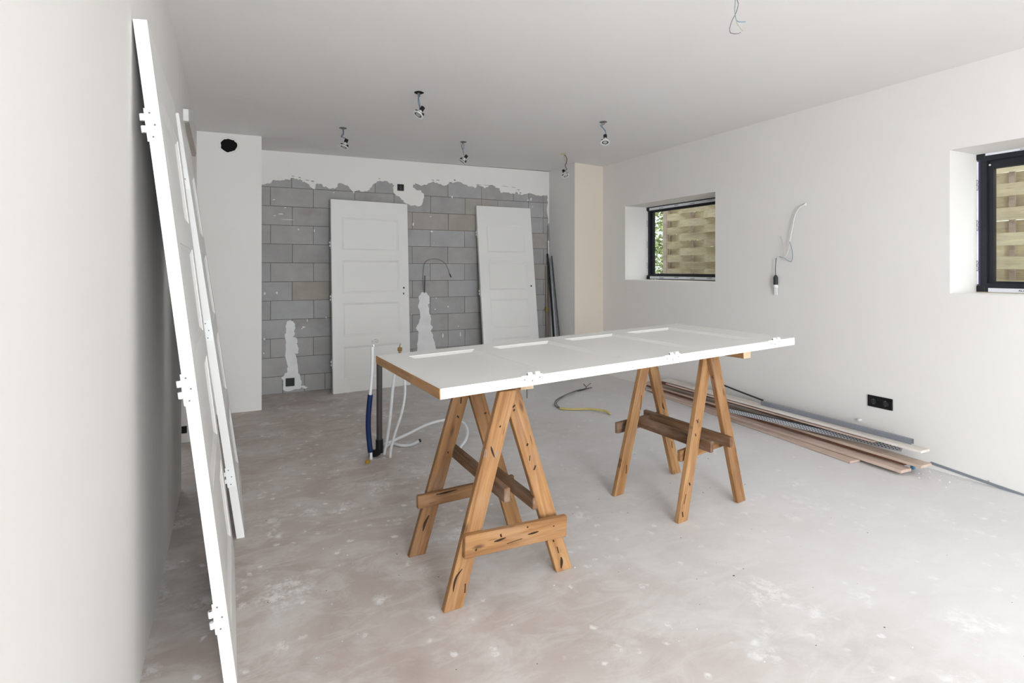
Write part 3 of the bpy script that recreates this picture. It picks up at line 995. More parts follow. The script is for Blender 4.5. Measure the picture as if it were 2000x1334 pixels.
def leg(parent, x0, x1, yf, H, wid, thick, mat):
    """board in the A-frame plane, cut level at both ends; local x runs up the board"""
    ang = math.atan2(x1 - x0, H)
    hw = wid / 2 / math.cos(ang)
    ex = Vector((math.sin(ang), 0, math.cos(ang))); ey = Vector((0, 1, 0)); ez = ex.cross(ey)
    fm = frame_mw((( x0 + x1) / 2, yf, H / 2), ex, ey, ez)
    inv = fm.inverted()
    pts = []
    for (xc, zz) in ((x0, 0.0), (x1, H)):
        pts += [inv @ Vector((xc - hw, yf - thick / 2, zz)), inv @ Vector((xc + hw, yf - thick / 2, zz)), inv @ Vector((xc + hw, yf + thick / 2, zz)), inv @ Vector((xc - hw, yf + thick / 2, zz))]
    bm = BM(); quadbox(bm, pts, 0, 0.0025)
    return obj('leg', bm, mat, parent, WORLD[parent.name] @ fm)

def nail(parent, p, axis, L=0.04, r=0.002):
    bm = BM(); cyl(bm, p, Vector(p) + Vector(axis) * L, r, None, 6)
    return obj('nail', bm, M['rust'], parent, WORLD[parent.name])

LEGS = {}
def trestle(center, rot, label, feet, H, yn, yfar, wid, beam, extra, front, tones=(('pine', 'pine'), ('pine', 'pine')), tops=((-0.012, 0.012), (-0.012, 0.012))):
    root = tag(empty('wooden_trestle', Matrix.Translation(center) @ Matrix.Rotation(rot, 4, 'Z')), label, 'trestle', 'wooden trestles under the door')
    th = 0.030
    (nl, nr, fl, fr) = feet
    for (xl, xr, y, lf) in ((nl, nr, yn, front[0]), (fl, fr, yfar, front[1])):
        d = th / 2 if lf else -th / 2
        ml, mr = tones[0 if y == yn else 1]
        ta, tb = tops[0 if y == yn else 1]
        leg(root, xl, ta, y - d, H, wid, th - 0.001, M[ml])
        LEGS.setdefault(root.name, []).extend([(xl, ta, H, wid / 2), (xr, tb, H, wid / 2)])
        leg(root, xr, tb, y + d, H, wid, th - 0.001, M[mr])
    b0, b1, bx, bw, bh = beam
    bmo = plank_between('beam', root, (bx, b0, H + bh / 2), (bx, b1, H + bh / 2), (0, 0, 1), bh, bw, M['pine'])
    plank_between('beam_end', root, (bx, b0 - 0.0015, H + bh / 2), (bx, b0 + 0.002, H + bh / 2), (0, 0, 1), bh * 0.98, bw * 0.98, M['end_grain'], 0)
    for (nm, a, b, w, t, m) in extra:
        plank_between(nm, root, a, b, (0, 0, 1), w, t, m)
    return root

# left trestle
cL = Vector((0.967, 2.316, 0)); 
bh = 0.034
HL = under(0.98, 2.2) - bh - 0.001
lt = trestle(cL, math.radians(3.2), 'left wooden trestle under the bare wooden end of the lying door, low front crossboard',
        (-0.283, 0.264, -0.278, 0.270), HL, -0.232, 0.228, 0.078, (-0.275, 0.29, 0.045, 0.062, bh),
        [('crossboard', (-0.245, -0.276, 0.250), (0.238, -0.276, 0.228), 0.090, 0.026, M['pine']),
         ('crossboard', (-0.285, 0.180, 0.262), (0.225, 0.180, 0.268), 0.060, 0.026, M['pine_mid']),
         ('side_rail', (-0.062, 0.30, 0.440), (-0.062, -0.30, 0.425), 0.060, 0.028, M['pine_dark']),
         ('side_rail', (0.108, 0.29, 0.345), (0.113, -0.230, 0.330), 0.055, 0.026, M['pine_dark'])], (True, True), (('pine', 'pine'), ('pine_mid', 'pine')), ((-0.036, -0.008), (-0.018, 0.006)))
nail(lt, (0.052, -0.262, HL + 0.004), (0, 0, -1), 0.045, 0.0022)
fm = WORLD[lt.name]
fy = fm.to_3x3() @ Vector((0, 1, 0)); fo = fm @ Vector((0, -0.2625, 0))
for (u0, v0, u1, v1) in ((945, 893, 948, 877), (949, 894, 951, 878), (966.5, 894, 971, 880), (969, 895, 973, 881)):
    a, b = at_plane(u0, v0, fo, fy), at_plane(u1, v1, fo, fy)
    bm = BM(); cyl(bm, a, b, 0.0008, None, 6)
    obj('staple', bm, M['steel'], lt, I4)
def gouges(root, y, marks):
    """drying checks, knots and chisel cuts let into a face at local y; each mark is a pixel path and a width in mm"""
    mw = WORLD[root.name]
    n = mw.to_3x3() @ Vector((0, 1, 0)); o0 = mw @ Vector((0, y, 0))
    inv = mw.inverted()
    board_y = y in (-0.2892, 0.1668)
    for (path, wmm) in marks:
        if not board_y:                          # keep only marks that lie on a leg of that frame
            legs = LEGS[root.name][:2] if y < 0 else LEGS[root.name][2:]
            def on_leg(px):
                q = inv @ at_plane(px[0], px[1], o0, n)
                return any(abs(q.x - (a + (b - a) * q.z / H)) < hw - wmm / 2000 - 0.001 for (a, b, H, hw) in legs)
            if not all(on_leg(px) for px in path): continue
        P = spline([at_plane(u, v, o0, n) for (u, v) in path], 4)
        L, R_ = [], []
        m = len(P)
        for i, p in enumerate(P):
            d = (P[min(i + 1, m - 1)] - P[max(i - 1, 0)]).normalized()
            w = d.cross(n).normalized() * (wmm / 2000) * (0.15 + math.sin(pi * (i + 0.5) / m))
            L.append(p + w); R_.append(p - w)
        ringp = L + R_[::-1]
        bm = BM()
        A = [bm.verts.new(p - n * 0.0006) for p in ringp]; B = [bm.verts.new(p + n * 0.002) for p in ringp]
        bm.faces.new(A); bm.faces.new(B[::-1])
        for k in range(len(A)): bm.faces.new((A[k], B[k], B[(k + 1) % len(A)], A[(k + 1) % len(A)]))
        obj('gouge', bm, M['crack'], root, I4)
gouges(lt, -0.262, [([(959, 872), (961, 880), (966, 894)], 7), ([(903, 1111), (892, 1126), (887, 1142), (885, 1156)], 8), ([(909, 1140), (908, 1158)], 5), ([(920, 982), (922, 986)], 14),
                    ([(976, 832), (978, 834)], 9), ([(958, 818), (970, 821)], 3), ([(907, 1050), (905, 1060)], 6), ([(972, 783), (977, 790)], 5), ([(950, 1040), (951, 1030)], 4)])
gouges(lt, -0.232, [([(1031, 922), (1034, 912)], 9), ([(1043, 918), (1046, 909)], 8), ([(1029, 871), (1031, 866)], 9), ([(1003, 803), (1005, 799)], 9), ([(1001, 796), (1006, 791)], 8),
                    ([(1096, 1110), (1097, 1098), (1096, 1088)], 12), ([(1080, 1055), (1082, 1058)], 8), ([(1034, 900), (1035, 890)], 4), ([(1088, 1068), (1091, 1080)], 5)])
gouges(lt, -0.2892, [([(965, 1058), (975, 1055), (988, 1050)], 8), ([(1031, 1044), (1042, 1041), (1052, 1038)], 7), ([(977, 1047), (980, 1045)], 16), ([(929, 1073), (931, 1075)], 10), ([(1029, 1030), (1032, 1029)], 7), ([(1080, 1028), (1083, 1027)], 5), ([(990, 1062), (1020, 1052)], 3)])
gouges(lt, 0.198, [([(826, 1037), (830, 1022), (838, 1006)], 11), ([(870, 956), (876, 950), (885, 938)], 8), ([(874, 884), (876, 883)], 12), ([(900, 788), (901, 776)], 6), ([(893, 812), (896, 816)], 8)])
gouges(lt, 0.228, [([(946, 808), (950, 806)], 9), ([(1022, 1012), (1024, 1012)], 6)])
gouges(lt, 0.1668, [([(852, 966), (870, 962), (893, 956)], 7), ([(853, 965), (854, 966)], 8)])

# right trestle
cR = Vector((2.263, 2.50, 0))
HR = under(2.28, 2.4) - bh - 0.002
rt = trestle(cR, math.radians(9.5), 'right wooden trestle under the lying door, with two dark rails between its legs',
        (-0.255, 0.236, -0.285, 0.285), HR, -0.232, 0.235, 0.074, (-0.44, 0.30, 0.0, 0.062, bh),
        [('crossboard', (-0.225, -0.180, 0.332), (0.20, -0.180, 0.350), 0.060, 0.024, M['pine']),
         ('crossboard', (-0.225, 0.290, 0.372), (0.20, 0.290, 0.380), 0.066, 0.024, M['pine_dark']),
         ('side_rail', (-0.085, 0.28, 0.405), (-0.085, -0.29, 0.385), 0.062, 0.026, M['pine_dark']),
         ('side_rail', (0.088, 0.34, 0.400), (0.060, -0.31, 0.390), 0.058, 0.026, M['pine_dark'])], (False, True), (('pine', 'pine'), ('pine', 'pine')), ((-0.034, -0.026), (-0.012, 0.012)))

gouges(rt, 0.205, [([(1253, 756), (1254, 765), (1256, 772)], 14), ([(1253, 772), (1251, 800)], 4), ([(1224, 908), (1223, 925)], 6), ([(1266, 700), (1268, 712)], 4)])
gouges(rt, 0.235, [([(1294, 786), (1295, 794), (1298, 800)], 9), ([(1312, 862), (1313, 875)], 6), ([(1272, 752), (1276, 756)], 12)])
gouges(rt, -0.232, [([(1370, 740), (1371, 746)], 13), ([(1351, 848), (1352, 854)], 8), ([(1358, 847), (1359, 852)], 7), ([(1346, 943), (1348, 948)], 10), ([(1333, 1000), (1334, 1010)], 9), ([(1342, 922), (1344, 926)], 10), ([(1361, 820), (1363, 826)], 7), ([(1336, 985), (1340, 965)], 4)])
gouges(rt, -0.262, [([(1393, 752), (1395, 758)], 13), ([(1414, 826), (1415, 834)], 9), ([(1391, 735), (1393, 739)], 8), ([(1408, 810), (1410, 816)], 6), ([(1430, 950), (1431, 960)], 5)])

# ------------------------------------------------------------------ ceiling spotlights hanging on their wires
def spot(label, hole_px, plate_col, wires, hold, ring_px, fwd=0.3, ring_col='white_plastic', grp=True):
    top = at_z(hole_px[0], hole_px[1], CEIL)
    for _ in range(6): top = at_z(hole_px[0], hole_px[1], ceil_z(top.x))
    dpt = depth_of(top); cz = top.z
    root = tag(empty('hanging_spotlight', Matrix.Translation(top)), label, 'spotlight', 'bare spotlights hanging from the ceiling')
    W = lambda u, v, k=0.0: at_depth(u, v, dpt + k)
    bm = BM(); 
    r_ = random.Random(len(label))
    P = [(0.034 * math.cos(a) * r_.uniform(0.9, 1.1), 0.034 * math.sin(a) * r_.uniform(0.9, 1.1)) for a in [2 * pi * i / 16 for i in range(16)]]
    plate(bm, P, cz - 0.003, cz + 0.004, lambda x, z, y: Vector((top.x + x, top.y + y, z)))
    obj('ceiling_hole', bm, M[plate_col], root, I4)
    hp_ = W(*hold)
    rp = W(*ring_px)
    vd = Vector((s_, c_, 0))
    ax = (rp - hp_); L0 = ax.length
    ax = (ax.normalized() - vd * fwd).normalized()
    for (col, pts, r) in wires:
        bm = BM()
        Q = [W(*p) for p in pts]
        Q[0].z = min(Q[0].z, cz - 0.001)
        tube(bm, Q, r, 6)
        obj('wire', bm, M[col], root, I4, True)
    bm = BM()
    cyl(bm, hp_ - ax * 0.016, hp_ + ax * 0.012, 0.0165, 0.0165, 14); cyl(bm, hp_ + ax * 0.012, hp_ + ax * 0.018, 0.0165, 0.012, 14)
    obj('lamp_holder', bm, M['black'], root, I4)
    e = hp_ + ax * max(L0, 0.055)
    bm = BM()
    cyl(bm, hp_ + ax * 0.018, hp_ + ax * 0.034, 0.012, 0.014, 14); cyl(bm, hp_ + ax * 0.034, e - ax * 0.002, 0.014, 0.025, 16)
    bl = obj('bulb', bm, M['bulb'], root, I4, False)
    bm = BM(); cyl(bm, e - ax * 0.0015, e + ax * 0.002, 0.0185, None, 18)
    obj('lens', bm, M['lens'], bl, I4)
    bm = BM(); ring(bm, e - ax * 0.003, ax, 0.0285, 0.041, 0.006, 22)
    rg = obj('trim_ring', bm, M[ring_col], root, I4)
    bm = BM(); ring(bm, e - ax * 0.012, ax, 0.0190, 0.0285, 0.0125, 20)
    obj('inner_ring', bm, M['black'], rg, I4)
    t = ax.cross(vd).normalized()
    for sg in (-1, 1):
        bm = BM()
        p0 = e - ax * 0.004 + t * sg * 0.033
        quadbox(bm, [p0 + vd * k + t * sg * j - ax * i for i, (j, k) in ((0, (-0.004, -0.006)), (0, (0.004, -0.006)), (0, (0.004, 0.006)), (0, (-0.004, 0.006)), (0.026, (-0.015, -0.009)), (0.026, (0.0, -0.009)), (0.026, (0.0, 0.009)), (0.026, (-0.015, 0.009)))])
        obj('spring_clip', bm, M['black'], root, I4)
    return root

spot('hanging spotlight farthest left, its wires kinked above the holder', (670, 250), 'wire_grey',
     [('wire_blue', [(671, 251), (671, 262), (668, 267), (674, 270), (676, 272)], 0.004), ('wire_brown', [(669, 251), (670, 260), (666, 267), (672, 269), (676, 273)], 0.003)], (676, 275.5), (672.5, 288.5), 0.30)
spot('largest hanging spotlight, on a black ceiling hole nearest the camera', (818, 180.5), 'void',
     [('wire_blue', [(818, 181), (818, 192), (820, 202), (820, 211)], 0.0035), ('wire_grey', [(816, 181), (817, 189), (817, 200), (820, 211)], 0.0035), ('wire_brown', [(819, 181), (820, 186), (818, 190)], 0.004)], (824, 213), (817, 226.5), 0.35)
spot('hanging spotlight tilted sideways in front of the block wall', (905, 277), 'wire_grey',
     [('wire_blue', [(905, 278), (906, 288), (904, 293), (906, 302)], 0.0035), ('wire_brown', [(904, 278), (902, 286), (904, 293), (906, 303)], 0.003)], (910, 306), (903, 316), 0.12)
spot('hanging spotlight under a yellowish ceiling patch beside the cream pier', (1100, 300), 'yellow',
     [('wire_brown', [(1103, 302), (1107, 310), (1106, 320)], 0.0045), ('wire_grey', [(1106, 318), (1104, 324), (1107, 331), (1102, 333)], 0.005), ('wire_yellow', [(1101, 302), (1104, 312), (1105, 322)], 0.0028)], (1101, 334.5), (1105, 345), 0.40)
spot('hanging spotlight on blue wires facing down, rightmost above the pier', (1178, 238), 'wire_grey',
     [('wire_blue', [(1177, 239), (1176, 247), (1182, 255), (1184, 264)], 0.0045), ('wire_blue', [(1173, 246), (1179, 252), (1184, 260)], 0.003), ('wire_brown', [(1179, 239), (1180, 243), (1172, 245)], 0.003)], (1182, 267), (1181, 280.5), 0.45)

# loose wires out of the ceiling at the top of the picture
cw = empty('ceiling_wires', Matrix.Translation(Vector((at_depth(1438, -12, 2.5).x, at_depth(1438, -12, 2.5).y, CEIL))))
tag(cw, 'bundle of loose blue, grey and yellowish wires hanging from the ceiling at top right', 'wires')
for col, pts in (('wire_grey', [(1440, -16), (1440, 0), (1442, 8), (1438, 24), (1430, 40), (1425.5, 54), (1426, 63), (1431, 65.5), (1441, 65.5), (1447, 63)]),
                 ('wire_blue', [(1436, -16), (1436, 3), (1435, 16), (1436, 30), (1438.5, 39), (1443, 42.5), (1456, 42.5)]),
                 ('wire_yellow', [(1437, -16), (1436.5, 5), (1435.5, 18), (1437, 34), (1440, 46), (1446, 54), (1451, 61)])):
    bm = BM(); Q = [at_depth(u, v, 2.5) for u, v in pts]
    Q[0].z = ceil_z(Q[0].x)
    tube(bm, Q, 0.0019, 6)
    obj('wire', bm, M[col], cw, I4, True)

# ------------------------------------------------------------------ sockets and boxes
def socket(name, label, c, ex, ez, w, h, holes, cat='socket', depth=0.010):
    ny = ez.cross(ex).normalized()
    root = tag(empty(name, frame_mw(c, ex, ny, ez)), label, cat)
    bm = BM(); box(bm, -w / 2, w / 2, -depth, 0.0, -h / 2, h / 2, 0, 0.002)
    obj('cover_frame', bm, M['black'], root)
    for (x, r) in holes:
        bm = BM()
        ring(bm, (x, -depth - 0.003, 0), (0, 1, 0), r * 0.86, r, 0.006, 22)
        obj('rim', bm, M['black'], root)
        bm = BM(); cyl(bm, (x, -depth - 0.0006, 0), (x, -depth + 0.001, 0), r * 0.85, None, 22)
        ins = obj('insert', bm, M['charcoal'], root)
        bm = BM()
        for dx in (-0.0095, 0.0095): cyl(bm, (x + dx, -depth - 0.001, 0), (x + dx, -depth, 0), 0.0028, None, 8)
        obj('pin_hole', bm, M['void'], ins, WORLD[root.name])
        bm = BM()
        for dz in (-0.017, 0.017): box(bm, x - 0.0025, x + 0.0025, -depth - 0.004, -depth, dz - 0.002, dz + 0.002)
        obj('earth_clip', bm, M['chrome'], ins, WORLD[root.name])
    return root
EX = Vector((1, 0, 0))
x, z = on_back(782, 366.5)
socket('wall_box', 'black square box high on the block wall at the plaster edge', Vector((x, BACK_Y - 0.006, z)), EX, Z, 0.078, 0.078, [(0.0, 0.012)], 'wall box')
x, z = on_back(566.5, 746)
socket('wall_box', 'black square box low in a plaster patch on the block wall', Vector((x, BACK_Y - 0.007, z)), EX, Z, 0.090, 0.088, [], 'wall box')
s, z = on_right(1719.5, 786)
w = on_right(1744, 786)[0] - on_right(1695.5, 786)[0]
socket('double_socket', 'black double wall socket on the right wall above the pile of boards', R1 + rd * s + Z * z, rd, Z, w, 0.083, [(-w * 0.24, 0.024), (w * 0.24, 0.024)])
# small white stub of conduit above the pile
s, z = on_right(1681, 820)
bm = BM(); cyl(bm, (0, -0.03, 0), (0, 0.0, 0), 0.009, None, 12); cyl(bm, (0, -0.032, 0), (0, -0.03, 0), 0.006, 0.009, 12)
tag(obj('conduit_stub', bm, M['white_plastic'], None, frame_mw(R1 + rd * s + Z * z, rd, rn, Z)), 'small white conduit stub on the right wall under the double socket', 'conduit')
# dark box at the foot of the doorway jamb behind the doors
jp = at_depth(360, 840, 4.18)
jy = (L1 + ld * (sA + 1.03)).y
jp = at_plane(360, 839, (0, jy, 0), Vector((0, 1, 0)))
socket('wall_box', 'small dark box low on the doorway jamb behind the leaning doors', jp, EX, Z, 0.036, 0.055, [], 'wall box')

# ------------------------------------------------------------------ lamp hanging by its cable on the right wall
def off_right(u, v, d=0.03):
    return at_plane(u, v, R1 - rn * d, rn)
root = empty('cable_lamp', Matrix.Translation(off_right(1573, 399, 0.0)))
tag(root, 'black lamp holder with compact bulb dangling from a white cable on the right wall', 'lamp')
bm = BM(); tube(bm, [off_right(1574, 399, 0.0), off_right(1569, 401, 0.02), off_right(1560, 407), off_right(1552, 423), off_right(1548, 443), off_right(1544, 463), off_right(1542, 472)], 0.0048, 8)
obj('cable', bm, M['wire_white'], root, I4, True)
bm = BM(); cyl(bm, off_right(1573, 399, -0.001), off_right(1573, 399, 0.006), 0.012, 0.008, 12)
obj('grommet', bm, M['white_plastic'], root, I4)
for col, pts, r in (('wire_blue', [(1542, 472), (1546, 484), (1548, 498), (1546, 510), (1541, 510), (1532, 504), (1522, 501)], 0.0022),
                    ('wire_white', [(1542, 472), (1541, 486), (1536, 498), (1528, 503), (1518, 502), (1513, 508)], 0.0022),
                    ('wire_yellow', [(1524.5, 461), (1528, 474), (1530, 488), (1529, 502)], 0.0020),
                    ('wire_black', [(1516, 504), (1515, 515), (1514.5, 526), (1515, 538)], 0.0028)):
    bm = BM(); tube(bm, [off_right(u, v) for u, v in pts], r, 6)
    obj('wire', bm, M[col], root, I4, True)
p0 = off_right(1515, 537); p1 = off_right(1515, 556)
bm = BM(); cyl(bm, p0, p0 + (p1 - p0) * 0.22, 0.006, 0.0175, 16); cyl(bm, p0 + (p1 - p0) * 0.22, p1, 0.0185, 0.0185, 16)
obj('lamp_holder', bm, M['charcoal'], root, I4)
p2 = off_right(1515.5, 562)
bm = BM(); cyl(bm, p1, p2, 0.017, 0.0195, 16)
bl = obj('bulb_base', bm, M['white_plastic'], root, I4)
for dx in (-0.0105, 0.0, 0.0105):
    bm = BM(); q = p2 + rd * dx; e = off_right(1515.5, 576) + rd * dx
    cyl(bm, q, e, 0.0045, 0.0045, 10); 
    obj('bulb_tube', bm, M['hinge'], bl, I4)

# ------------------------------------------------------------------ conductors looping out of the chase in the block wall
root = empty('wall_wires', Matrix.Translation((on_back(829, 572)[0], BACK_Y - 0.006, on_back(829, 572)[1])))
tag(root, 'grey wires arching out of the plastered chase in the block wall', 'wires')
def ob(u, v, d=0.03):
    return at_plane(u, v, (0, BACK_Y - d, 0), Vector((0, 1, 0)))
bm = BM(); tube(bm, [ob(828, 572, 0.005), ob(826.5, 553), ob(826.5, 535), ob(829, 515), ob(836, 508, 0.05), ob(848, 505.5, 0.06), ob(860, 508, 0.06), ob(869, 514, 0.06), ob(875, 525, 0.05), ob(880, 540, 0.04)], 0.0032, 7)
obj('wire', bm, M['wire_grey'], root, I4, True)
bm = BM(); tube(bm, [ob(829.5, 572, 0.005), ob(829.5, 555, 0.02), ob(830, 538, 0.02)], 0.0048, 7)
obj('wire', bm, M['wire_black'], root, I4, True)
bm = BM(); tube(bm, [ob(878.5, 535, 0.042), ob(881, 541.5, 0.04)], 0.006, 6)
obj('wire_tip', bm, M['wire_black'], root, I4, True)

# ------------------------------------------------------------------ pipes standing in the floor
pd = depth_of(at_z(741, 893))
def D(u, v, k=0.0): return at_depth(u, v, pd + k)
b0 = at_z(741, 892)
root = empty('waste_pipe', Matrix.Translation(b0)); tag(root, 'dark grey upright waste pipe with a black elbow at its foot', 'pipe')
bm = BM(); cyl(bm, (b0.x, b0.y, 0.05), (b0.x, b0.y, 0.70), 0.0205, None, 20)
obj('pipe', bm, M['grey_pipe'], root, I4, False)
bm = BM(); cyl(bm, (b0.x, b0.y, 0.03), (b0.x, b0.y, 0.125), 0.027, None, 20)
e0 = Vector((b0.x, b0.y, 0.028)); lft = Vector((-c_, s_, 0))
tube(bm, [e0 + Z * 0.03, e0 + lft * 0.02, e0 + lft * 0.07 - Z * 0.002], 0.026, 14)
obj('elbow', bm, M['black'], root, I4, False)

w0 = at_z(725, 897)
root = empty('water_pipe', Matrix.Translation(w0)); tag(root, 'white water pipe in a blue sleeve with a chrome bracket on top', 'pipe')
dd = depth_of(w0)
D2 = lambda u, v: at_depth(u, v, dd)
bm = BM(); tube(bm, [w0, D2(724, 880), D2(720.5, 850), D2(719.5, 815), D2(723, 772), D2(727, 720), D2(727.5, 672)], 0.0105, 10)
obj('pipe', bm, M['white_pipe'], root, I4, True)
bm = BM(); tube(bm, [D2(723.5, 883), D2(721.5, 865), D2(719.5, 840), D2(719.5, 815), D2(721, 793), D2(723.3, 771)], 0.0185, 12)
obj('sleeve', bm, M['blue'], root, I4, True)
bm = BM()
tube(bm, [D2(727.5, 676), D2(727.5, 665)], 0.004, 8); cyl(bm, D2(729, 673), D2(729, 677), 0.012, None, 10)
q = [D2(730, 664), D2(738, 662.5), D2(738, 668), D2(731, 669.5)]
tube(bm, q + [q[0]], 0.0022, 6, 0, 2)
tube(bm, [D2(730, 667), D2(738, 666)], 0.0022, 6, 0, 2)
obj('bracket', bm, M['chrome'], root, I4)

w1 = at_z(750, 888); d1 = depth_of(w1)
D3 = lambda u, v: at_depth(u, v, d1)
root = empty('water_pipe', Matrix.Translation(w1)); tag(root, 'upright white water pipe with a brass valve, right of the grey waste pipe', 'pipe')
bm = BM(); tube(bm, [w1, D3(755, 862), D3(762, 815), D3(767, 760), D3(773, 722), D3(781, 694)], 0.0115, 10)
obj('pipe', bm, M['white_pipe'], root, I4, True)
bm = BM(); cyl(bm, D3(781, 694), D3(781, 684), 0.010, None, 12); cyl(bm, D3(777, 682), D3(785, 682), 0.0135, None, 12); cyl(bm, D3(781, 682), D3(781, 674), 0.006, 0.004, 10)
cyl(bm, D3(781, 674), D3(783, 671), 0.003, None, 8)
obj('valve', bm, M['brass'], root, I4)

w2 = at_z(762, 894); d2 = depth_of(w2)
D4 = lambda u, v, k=0: at_depth(u, v, d2 + k)
root = empty('water_pipe', Matrix.Translation(w2)); tag(root, 'thin bent white water pipe, rightmost of the upright pipes', 'pipe')
bm = BM(); tube(bm, [w2, D4(764, 875), D4(772, 845), D4(783, 812), D4(789, 785), D4(791, 762), D4(790, 742)], 0.0095, 10)
obj('pipe', bm, M['white_pipe'], root, I4, True)
bm = BM(); tube(bm, [D4(790.5, 752), D4(790, 742), D4(787, 737), D4(781, 731)], 0.012, 10)
obj('bend', bm, M['white_pipe'], root, I4, True)

def zline(pts): return [at_z(u, v, z) for u, v, z in pts]
h1 = zline([(753, 873, 0.012), (763, 866, 0.012), (772, 867.5, 0.012), (784, 870, 0.012), (797, 870, 0.012), (809, 866.5, 0.03), (819, 861, 0.05)])
root = empty('floor_hose', Matrix.Translation((h1[0].x, h1[0].y, 0))); tag(root, 'short white hose end on the floor beside the pipes', 'hose')
bm = BM(); tube(bm, h1, 0.0115, 10); obj('hose', bm, M['white_pipe'], root, I4, True)
e = h1[-1]; dv = (h1[-1] - h1[-2]).normalized()
bm = BM(); cyl(bm, e, e + dv * 0.012, 0.0135, 0.012, 12); obj('end_cap', bm, M['charcoal'], root, I4)
h2 = zline([(749, 869, 0.012), (770, 860, 0.03), (800, 846, 0.06), (835, 829, 0.10), (870, 820, 0.12), (895, 821, 0.11), (908, 829, 0.09), (913, 843, 0.065), (909, 860, 0.04), (900, 872, 0.018), (897, 881, 0.012)])
root = empty('floor_hose', Matrix.Translation((h2[0].x, h2[0].y, 0))); tag(root, 'long white hose looping behind the left trestle', 'hose')
bm = BM(); tube(bm, h2, 0.0115, 10); obj('hose', bm, M['white_pipe'], root, I4, True)
dv = (h2[-1] - h2[-2]).normalized()
bm = BM(); cyl(bm, h2[-1], h2[-1] + dv * 0.008, 0.013, 0.012, 12); obj('end_cap', bm, M['white_plastic'], root, I4)

bm = BM()
p = at_z(718, 905)
bmesh.ops.create_icosphere(bm, subdivisions=2, radius=0.017, matrix=Matrix.Translation((p.x, p.y, 0.012)))
for v in bm.verts: v.co += Vector((random.uniform(-1, 1), random.uniform(-1, 1), random.uniform(-1, 1))) * 0.003
for v in bm.verts: v.co.z = max(v.co.z, 0.0)
tag(obj('foam_crumb', bm, M['tape']), 'small orange crumb on the floor by the black elbow', 'crumb')

# cable on the floor between the trestles
root = empty('floor_cable', Matrix.Translation(at_z(1093, 797))); tag(root, 'yellow conduit with grey wires lying on the floor between the trestles', 'cable')
bm = BM(); tube(bm, zline([(1093, 797.5, 0.012), (1110, 799, 0.012), (1130, 799, 0.014), (1150, 798.5, 0.016), (1170, 800.5, 0.02), (1183, 803, 0.02), (1192, 808.5, 0.011)]), 0.0105, 10)
obj('conduit', bm, M['yellow'], root, I4, True)
for pts, r, mt in (([(1094, 797.5, 0.012), (1087, 794, 0.012), (1083.5, 788, 0.012), (1088, 780, 0.02), (1105, 771, 0.02), (1125, 764, 0.015), (1138, 761, 0.012), (1145, 757, 0.02), (1140, 750, 0.04)], 0.0055, 'wire_grey'),
                   ([(1094, 797, 0.016), (1089, 792, 0.016), (1087, 786, 0.02), (1095, 778, 0.028), (1112, 768, 0.03), (1128, 762, 0.02), (1142, 759, 0.02), (1148, 753, 0.03), (1154, 748.5, 0.05)], 0.004, 'wire_grey'),
                   ([(1128, 764, 0.012), (1140, 761, 0.012), (1148, 758.5, 0.012), (1156, 757, 0.012)], 0.004, 'wire_black')):
    bm = BM(); tube(bm, zline(pts), r, 7)
    obj('wire', bm, M[mt], root, I4, True)

# ------------------------------------------------------------------ things leaning in the corner by the pier
def leaner(name, label, top, bot, r, mat, cat, flat=None, mat2=None):
    a = at_plane(top[0], top[1], (BX - top[2], 0, 0), Vector((1, 0, 0)))
    root = tag(empty(name, Matrix.Translation((bot[0], bot[1], 0))), label, cat, 'lengths leaning in the corner')
    return a, root
def corner_pole(name, label, cat, top_px, top_y, foot, r, mat, box_w=None):
    a = at_plane(top_px[0], top_px[1], (0, top_y, 0), Vector((0, 1, 0)))
    b = Vector((foot[0], foot[1], 0.0))
    root = tag(empty(name, Matrix.Translation(b)), label, cat)
    bm = BM()
    if box_w is None:
        cyl(bm, b + Z * 0.002, a, r, None, 12)
        o = obj('tube', bm, mat, root, I4)
    else:
        ex = (a - b).normalized(); ey = (EX - ex * EX.dot(ex)).normalized(); ez = ex.cross(ey)
        L = (a - b).length
        box(bm, 0, L, -r, r, -box_w, box_w, 0, 0.001)
        o = obj('lath', bm, mat, root, frame_mw(b + Z * 0.004, ex, ey, ez))
    return root, a, b
yB = BACK_Y - 0.03
def foot_px(u, v, y):                            # a point further down the visible length, used to aim it
    return at_plane(u, v, (0, y, 0), Vector((0, 1, 0)))
def aim(top_px, low_px, off=0.03):
    """foot on the floor, off metres clear of the pier side, so that the length lines up with the low pixel"""
    best = None
    for i in range(600):
        p = Vector((BX - off, BACK_Y - 0.02 - 0.9 * i / 599, 0))
        u, v = proj(p)
        lu = top_px[0] + (low_px[0] - top_px[0]) * (v - top_px[1]) / (low_px[1] - top_px[1])
        if best is None or abs(u - lu) < best[0]: best = (abs(u - lu), p)
    return (best[1].x, best[1].y)
corner_pole('corner_lath', 'thin grey strip standing tallest in the corner beside the cream pier', 'strip', (1070, 440), BACK_Y - 0.012, aim((1070, 440), (1070.5, 640), 0.03), 0.006, M['steel'], 0.004)
corner_pole('corner_profile', 'dark grey profile leaning in the corner by the cream pier', 'profile', (1069.5, 496), BACK_Y - 0.035, aim((1070.5, 496), (1078, 600), 0.026), 0.012, M['steel_dark'], 0.006)
corner_pole('corner_lath', 'brown wooden lath with a mustard tape leaning in the corner', 'lath', (1066.5, 520), BACK_Y - 0.02, aim((1066.5, 520), (1068, 650), 0.055), 0.010, M['lath'], 0.006)
tp = at_plane(1067.5, 604, (0, BACK_Y - 0.075, 0), Vector((0, 1, 0)))
bm = BM(); box(bm, tp.x - 0.013, tp.x + 0.013, tp.y - 0.012, tp.y + 0.012, tp.z - 0.028, tp.z + 0.028, 0, 0.001)
